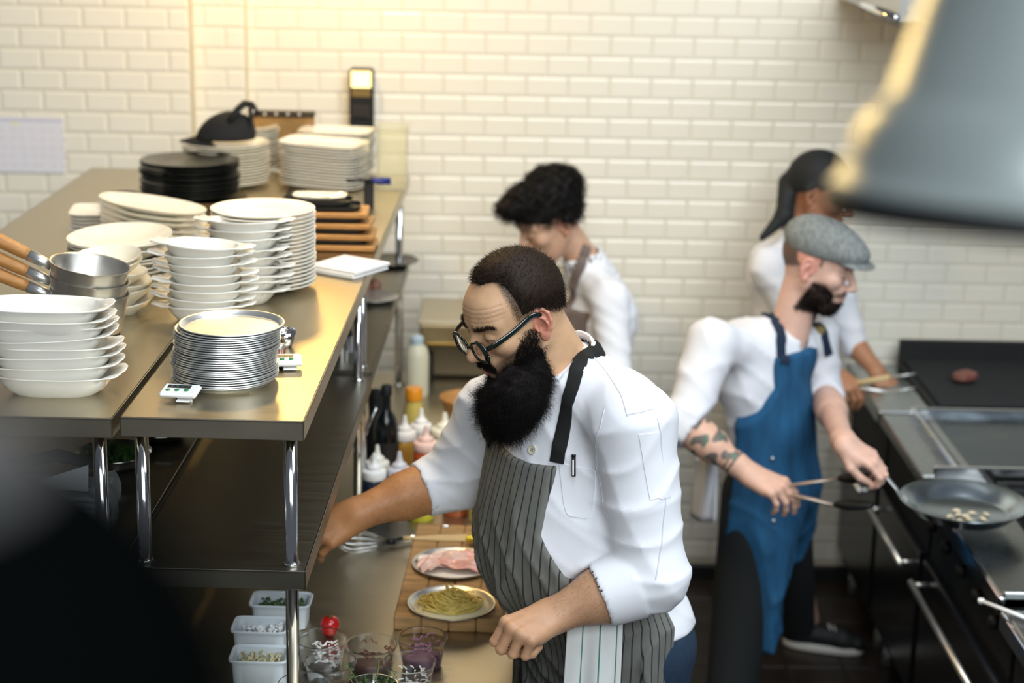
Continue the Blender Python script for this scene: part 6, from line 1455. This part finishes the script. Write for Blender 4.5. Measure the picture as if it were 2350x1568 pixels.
def build_woman():
    S_ = 1.06; base = np.array([.30, 5.95, 0.])
    T = thing('person', 'woman with curly dark hair tied up, looking down behind the chef', 'person', base)
    hf = nrm([-.93, -.37, 0]); hl = np.array([-hf[1], hf[0], 0]); HF = Frame(Pt(1288, 522, 5.80) - hl * .08 * S_, (-.93, -.37), S_, math.radians(28))
    HL = head_local(nose=.95, jaw=.92, brow=.85); nb = Pt(1345, 610, 5.92); neck = cap(HF.W((-.03, 0, -.035)), nb, .047, .058); headf = lambda P: smin(HL(HF.L(P)) * S_, neck(P), .02)
    hv = mesh_sdf(headf, HF.o - .26, HF.o + .26, .0042)
    TF = Frame(Pt(1370, 800, 5.95), (-.85, -.53)); fA = TF.A; LS, RS = Pt(1400, 690, 5.76), Pt(1265, 655, 6.10); LE = Pt(1410, 860, 5.68); LW = Pt(1290, 930, 5.62); RE = Pt(1240, 830, 6.08); RW = Pt(1190, 900, 5.98)
    tors = union([(ell(Pt(1360, 770, 5.93), (.115, .165, .20), fA), 0), (ell(Pt(1365, 960, 5.93), (.115, .15, .22), fA), .08), (cap(nb - [0, 0, .02], LS, .052, .062), .05), (cap(nb - [0, 0, .02], RS, .052, .062), .05), (ell(Pt(1395, 720, 5.95), (.09, .12, .12), fA), .05), (ell(Pt(1370, 1120, 5.93), (.13, .17, .18), fA), .08)])
    ar = union([(cap(LS, LE, .064, .056), 0), (cap(LE, LE * .3 + LW * .7, .056, .045), .03), (cap(RS, RE, .064, .056), .02), (cap(RE, RE * .3 + RW * .7, .056, .045), .03)])
    jk = lambda P: smin(tors(P), ar(P), .03) - .005 * (folds(P, FOLD, 1.) - .6)
    cu_ = nrm(HF.W((-.03, 0, -.035)) - nb); co, ci = cap(nb - cu_ * .08, nb + cu_ * .1, .084, .066), cap(nb - cu_ * .08, nb + cu_ * .12, .074, .056); cp = plane_(nb + cu_ * .05, -nrm(cu_ + np.array([.25, .1, 0])))
    jk2 = lambda P: smin(jk(P), smax(smax(co(P), -ci(P), .003), cp(P), .004), .01)
    jv = mesh_sdf(jk2, TF.o - np.array([.4, .4, .5]), TF.o + np.array([.35, .4, .45]), .011); put('jacket', jv[0], jv[1], CLOTHW, T, True, world=True)
    h1, h2 = hand_sdf(LW, nrm([-.8, -.2, -.4]), (0, -.3, 1), -1, [(30, 35, 20)] * 4, [(.02, .026, -.012), (.05, .046, -.02), (.08, .05, -.03), (.1, .05, -.035)], .98), hand_sdf(RW, nrm([-.8, -.2, -.4]), (0, -.3, 1), 1, [(30, 35, 20)] * 4, [(.02, .026, -.012), (.05, .046, -.02), (.08, .05, -.03), (.1, .05, -.035)], .98)
    fo = union([(cap(LW, LE, .026, .042), 0), (cap(RW, RE, .026, .042), .01)]); hd = lambda P: smin(smin(fo(P), h1(P), .025), h2(P), .025)
    pp = np.stack([LW, LE, RW, RE]); av = mesh_sdf(hd, pp.min(0) - .2, pp.max(0) + .06, .006)
    core = union([(ell(Pt(1360, 790, 5.93), (.09, .13, .18), fA), 0), (ell(Pt(1368, 1050, 5.93), (.10, .14, .25), fA), .08), (cap(nb, Pt(1360, 760, 5.93), .045, .07), .04), (cap(base + [.0, .09, .85], base + [0, .1, .08], .085, .045), .05), (cap(base + [.0, -.09, .85], base + [0, -.1, .08], .085, .045), .05)])
    cv_ = mesh_sdf(core, base - np.array([.3, .35, -.03]), base + np.array([.3, .35, 1.55]), .022)
    V, Fq = join([hv, av, cv_]); col = skincol(len(V), (.60, .36, .24)); n0 = len(hv[0]); p = HF.L(hv[0].astype(np.float32)); y = np.abs(p[:, 1]); c = skincol(n0, (.60, .36, .24)); ear = (y > .071) & (p[:, 0] < .02) & (p[:, 2] > -.04)
    c = mixc(c, (.55, .22, .15), .5 * ear); c = mixc(c, (.5, .18, .15), .7 * lips_mask(p)); eb = np.exp(-((p[:, 2] - .036 + 6 * (y - .03) ** 2) / .003) ** 2) * (y > .012) * (y < .05) * (p[:, 0] > .06); c = mixc(c, (.04, .024, .016), .8 * eb)
    ey = np.exp(-((p[:, 2] - .005) / .0025) ** 2) * (y > .02) * (y < .047) * (p[:, 0] > .075); c = mixc(c, (.04, .025, .02), .8 * ey); col[:n0] = c
    put('body', V, Fq, SKIN, T, True, col=col, world=True)
    # curly hair: scalp cover, loose fringe, high bun
    sc = lambda P: smax(smax(HL(HF.L(P)) * S_ - .012, ((.012 + .5 * np.clip(HF.L(P)[:, 0] + .01, 0, .2) - .6 * np.clip(-HF.L(P)[:, 0] - .02, 0, .05)) - HF.L(P)[:, 2]).astype(np.float32) * S_, .008), -EARM(P), .004)
    EARM = lambda P: ell((.0, .085, .0), (.028, .02, .036))(np.stack([HF.L(P)[:, 0], np.abs(HF.L(P)[:, 1]), HF.L(P)[:, 2]], 1)) * S_
    bun = union([(ell(Pt(1262, 432, 5.9), (.085, .085, .075)), 0), (ell(Pt(1300, 425, 5.9), (.055, .06, .06)), .03), (ell(Pt(1200, 462, 5.85), (.06, .07, .055)), .03), (ell(Pt(1170, 478, 5.82), (.045, .06, .032)), .02)])
    hs = lambda P: smin(sc(P), bun(P), .025) - .006 * np.sin(P[:, 0] * 110) * np.sin(P[:, 1] * 120 + 1) * np.sin(P[:, 2] * 115)
    xv = mesh_sdf(hs, HF.o - np.array([.30, .3, .15]), HF.o + np.array([.22, .3, .3]), .006); put('curly_hair', xv[0], xv[1], HAIR, T, True, world=True)
    sm = surf_samples(xv[0], xv[1], 3000, 4); sm = sm[sm[:, 2] > Pt(1200, 520, 5.85)[2]]; nn = grad(hs, sm.astype(np.float32)); strands('hair_curls', sm - nn * .006, nn, .028, .0016, HAIR, T, 9, curl=.32, curlf=9, grav=.25, seed=5, spread=.5)
    # brown apron
    ztop = float(Pt(1310, 720, 5.8)[2]); 
    def apron(P):
        q = TF.L(P); r = tors(P) - .014
        for e in (P[:, 2] - ztop, np.abs(q[:, 1]) - np.minimum(.10 + np.clip(ztop - .08 - P[:, 2], 0, 1) * .5, .2), -.01 - q[:, 0], .55 - P[:, 2]): r = smax(r, e.astype(np.float32), .004)
        return r
    dv = mesh_sdf(apron, TF.o - np.array([.35, .35, .75]), TF.o + np.array([.3, .35, .35]), .012); BR = mat('taupe_apron', (.17, .13, .115), .9, noise=.15); put('apron', dv[0], dv[1], BR, T, True, world=True)
    allc = lambda P: np.minimum(np.minimum(jk2(P), apron(P)), neck(P) - .003)
    l1 = [hit(*xy, allc) for xy in ((1298, 745), (1305, 700), (1318, 650), (1336, 600), (1347, 565))]; l1 = [x for x in l1 if x is not None]
    ribbon('neck_strap', l1, .034, allc, .006, BR, T, 30, .005)
    tr = union([(cap(base + [.0, .09, .9], base + [0, .1, .08], .105, .06), 0), (cap(base + [.0, -.09, .9], base + [0, -.1, .08], .105, .06), .04)]); tv = mesh_sdf(tr, base - np.array([.25, .3, -.03]), base + np.array([.25, .3, 1.05]), .02); put('trousers', tv[0], tv[1], mat('black_twill', (0, 0, 0)), T, True, world=True)
    for s_ in (-1, 1): sneaker(T, base + np.array([-.02, s_ * .1, .008]), (-.9, -.3))
build_woman()

def build_scarf_person():
    S_ = 1.08; base = np.array([1.02, 6.28, 0.])
    T = thing('person', 'person with black headscarf and white shirt at the back, holding tongs', 'person', base)
    hf = nrm([.95, -.31, 0]); hl = np.array([-hf[1], hf[0], 0]); HF = Frame(Pt(1868, 452, 6.14) + hl * .08 * S_, (.95, -.31), S_, math.radians(16))
    HL = head_local(); nb = Pt(1835, 545, 6.24); neck = cap(HF.W((-.03, 0, -.035)), nb, .052, .06); headf = lambda P: smin(HL(HF.L(P)) * S_, neck(P), .02)
    hv = mesh_sdf(headf, HF.o - .25, HF.o + .24, .0048)
    TF = Frame(Pt(1800, 750, 6.25), (.85, -.53)); fA = TF.A; RS, LS = Pt(1765, 615, 6.12), Pt(1900, 590, 6.40); RE = Pt(1850, 800, 6.05); RW = Pt(1912, 858, 6.02); LE = Pt(1960, 790, 6.40); LW = Pt(2010, 850, 6.3)
    RW = Pt(1905, 850, 6.02)
    tors = union([(ell(Pt(1810, 690, 6.27), (.12, .17, .20), fA), 0), (ell(Pt(1815, 860, 6.27), (.12, .155, .2), fA), .08), (cap(nb - [0, 0, .02], RS, .052, .064), .05), (cap(nb - [0, 0, .02], LS, .052, .064), .05), (ell(Pt(1780, 620, 6.27), (.10, .13, .12), fA), .05)])
    ar = union([(cap(RS, RE, .064, .054), 0), (cap(LS, LE, .062, .052), .02)])
    jk = lambda P: smin(tors(P), ar(P), .03) - .005 * (folds(P, FOLD, 1.) - .6)
    cu_ = nrm(HF.W((-.03, 0, -.035)) - nb); co, ci = cap(nb - cu_ * .08, nb + cu_ * .1, .088, .07), cap(nb - cu_ * .08, nb + cu_ * .12, .078, .06); cp = plane_(nb + cu_ * .05, -nrm(cu_ + np.array([-.2, .1, 0])))
    jk2 = lambda P: smin(jk(P), smax(smax(co(P), -ci(P), .003), cp(P), .004), .01)
    jv = mesh_sdf(jk2, TF.o - np.array([.35, .4, .45]), TF.o + np.array([.4, .4, .45]), .012); put('shirt', jv[0], jv[1], CLOTHW, T, True, world=True)
    hR = hand_sdf(RW, nrm(Pt(1955, 892, 5.98) - RW), (.2, -.55, .8), 1, [(32, 30, 14), (36, 34, 16), (40, 36, 18), (44, 40, 20)], [(.02, .026, -.012), (.05, .044, -.022), (.08, .042, -.030), (.105, .034, -.034)], 1.06)
    hL = hand_sdf(LW, nrm([.7, -.2, -.6]), (.2, -.3, 1), -1, [(30, 35, 20)] * 4, [(.02, .026, -.012), (.05, .046, -.02), (.08, .05, -.03), (.1, .05, -.035)], 1.0)
    fo = union([(cap(RW, RE, .027, .046), 0), (cap(LW, LE, .027, .046), .01)]); hd = lambda P: smin(smin(fo(P), hR(P), .025), hL(P), .025); pp = np.stack([LW, LE, RW, RE]); av = mesh_sdf(hd, pp.min(0) - .12, pp.max(0) + np.array([.24, .1, .08]), .005)
    core = union([(ell(Pt(1810, 710, 6.27), (.09, .13, .18), fA), 0), (ell(Pt(1815, 900, 6.27), (.10, .14, .25), fA), .08), (cap(nb, Pt(1810, 660, 6.27), .045, .07), .04), (cap(base + [.0, .07, .85], base + [0, .09, .08], .085, .045), .05), (cap(base + [.0, -.09, .85], base + [0, -.1, .08], .085, .045), .05)])
    cv_ = mesh_sdf(core, base - np.array([.3, .3, -.03]), base + np.array([.3, .3, 1.6]), .022); V, Fq = join([hv, av, cv_]); n0 = len(hv[0]); p = HF.L(hv[0].astype(np.float32)); y = np.abs(p[:, 1]); col = skincol(len(V), (.40, .19, .10)); c = skincol(n0, (.36, .16, .085))
    c = mixc(c, (.3, .1, .08), .6 * lips_mask(p)); eb = np.exp(-((p[:, 2] - .034 + 6 * (y - .03) ** 2) / .004) ** 2) * (y > .012) * (y < .05) * (p[:, 0] > .06); c = mixc(c, (.02, .012, .01), .85 * eb); ey = np.exp(-((p[:, 2] - .006) / .003) ** 2) * (y > .02) * (y < .047) * (p[:, 0] > .075); c = mixc(c, (.02, .012, .01), .85 * ey); col[:n0] = c
    put('body', V, Fq, SKIN, T, True, col=col, world=True)
    SCF = mat('black_scarf', (.006, .008, .009), .7)
    earm = lambda P: ell((.0, .082, -.002), (.026, .02, .036))(np.stack([HF.L(P)[:, 0], np.abs(HF.L(P)[:, 1]), HF.L(P)[:, 2]], 1)) * S_
    sc0 = lambda P: smax(smax(HL(HF.L(P)) * S_ - .010, ((.018 + .45 * np.clip(HF.L(P)[:, 0], 0, .2) - .7 * np.clip(-HF.L(P)[:, 0] - .02, 0, .08)) - HF.L(P)[:, 2]).astype(np.float32) * S_, .006), -earm(P), .004)
    ta, tb_, tc_ = HF.W((-.10, -.01, .0)), Pt(1800, 495, 6.16), Pt(1750, 545, 6.12)
    tl = union([(cap(ta, tb_, .036, .030), 0), (cap(tb_, tc_, .030, .012), .02)]); sc = lambda P: smin(sc0(P), tl(P), .02)
    xv = mesh_sdf(sc, HF.o - np.array([.30, .25, .22]), HF.o + np.array([.2, .22, .22]), .006); put('headscarf', xv[0], xv[1], SCF, T, True, world=True)
    tr = union([(cap(base + [.0, .08, .9], base + [0, .09, .08], .11, .065), 0), (cap(base + [.0, -.09, .9], base + [0, -.1, .08], .11, .065), .04)]); tv = mesh_sdf(tr, base - np.array([.25, .25, -.03]), base + np.array([.25, .25, 1.05]), .02); put('trousers', tv[0], tv[1], mat('black_twill', (0, 0, 0)), T, True, world=True)
    for s_ in (-1, 1): sneaker(T, base + np.array([0, s_ * .09, .008]), (.95, -.2))
    g0 = hR.W((.06, .005, -.028)); tg = thing('tongs', 'wooden handled tongs held over the charbroiler', 'tongs', g0); a, b = Pt(2042, 866, 5.94), Pt(2100, 858, 5.92)
    MB().tube([np.zeros(3), a - g0], [.009, .010], 10).build('handle', mat('pale_wood', (.5, .4, .2)), tg); MB().tube([a - g0, b - g0], [.007, .006], 8, flat=.5).build('tip', ALU, tg)
    a2, b2 = Pt(2040, 900, 5.94), Pt(2100, 890, 5.92); MB().tube([np.zeros(3), a2 - g0], [.006, .006], 8).build('lower_arm', ALU, tg); MB().tube([a2 - g0, b2 - g0], [.006, .005], 8, flat=.5).build('tip', ALU, tg)
build_scarf_person()
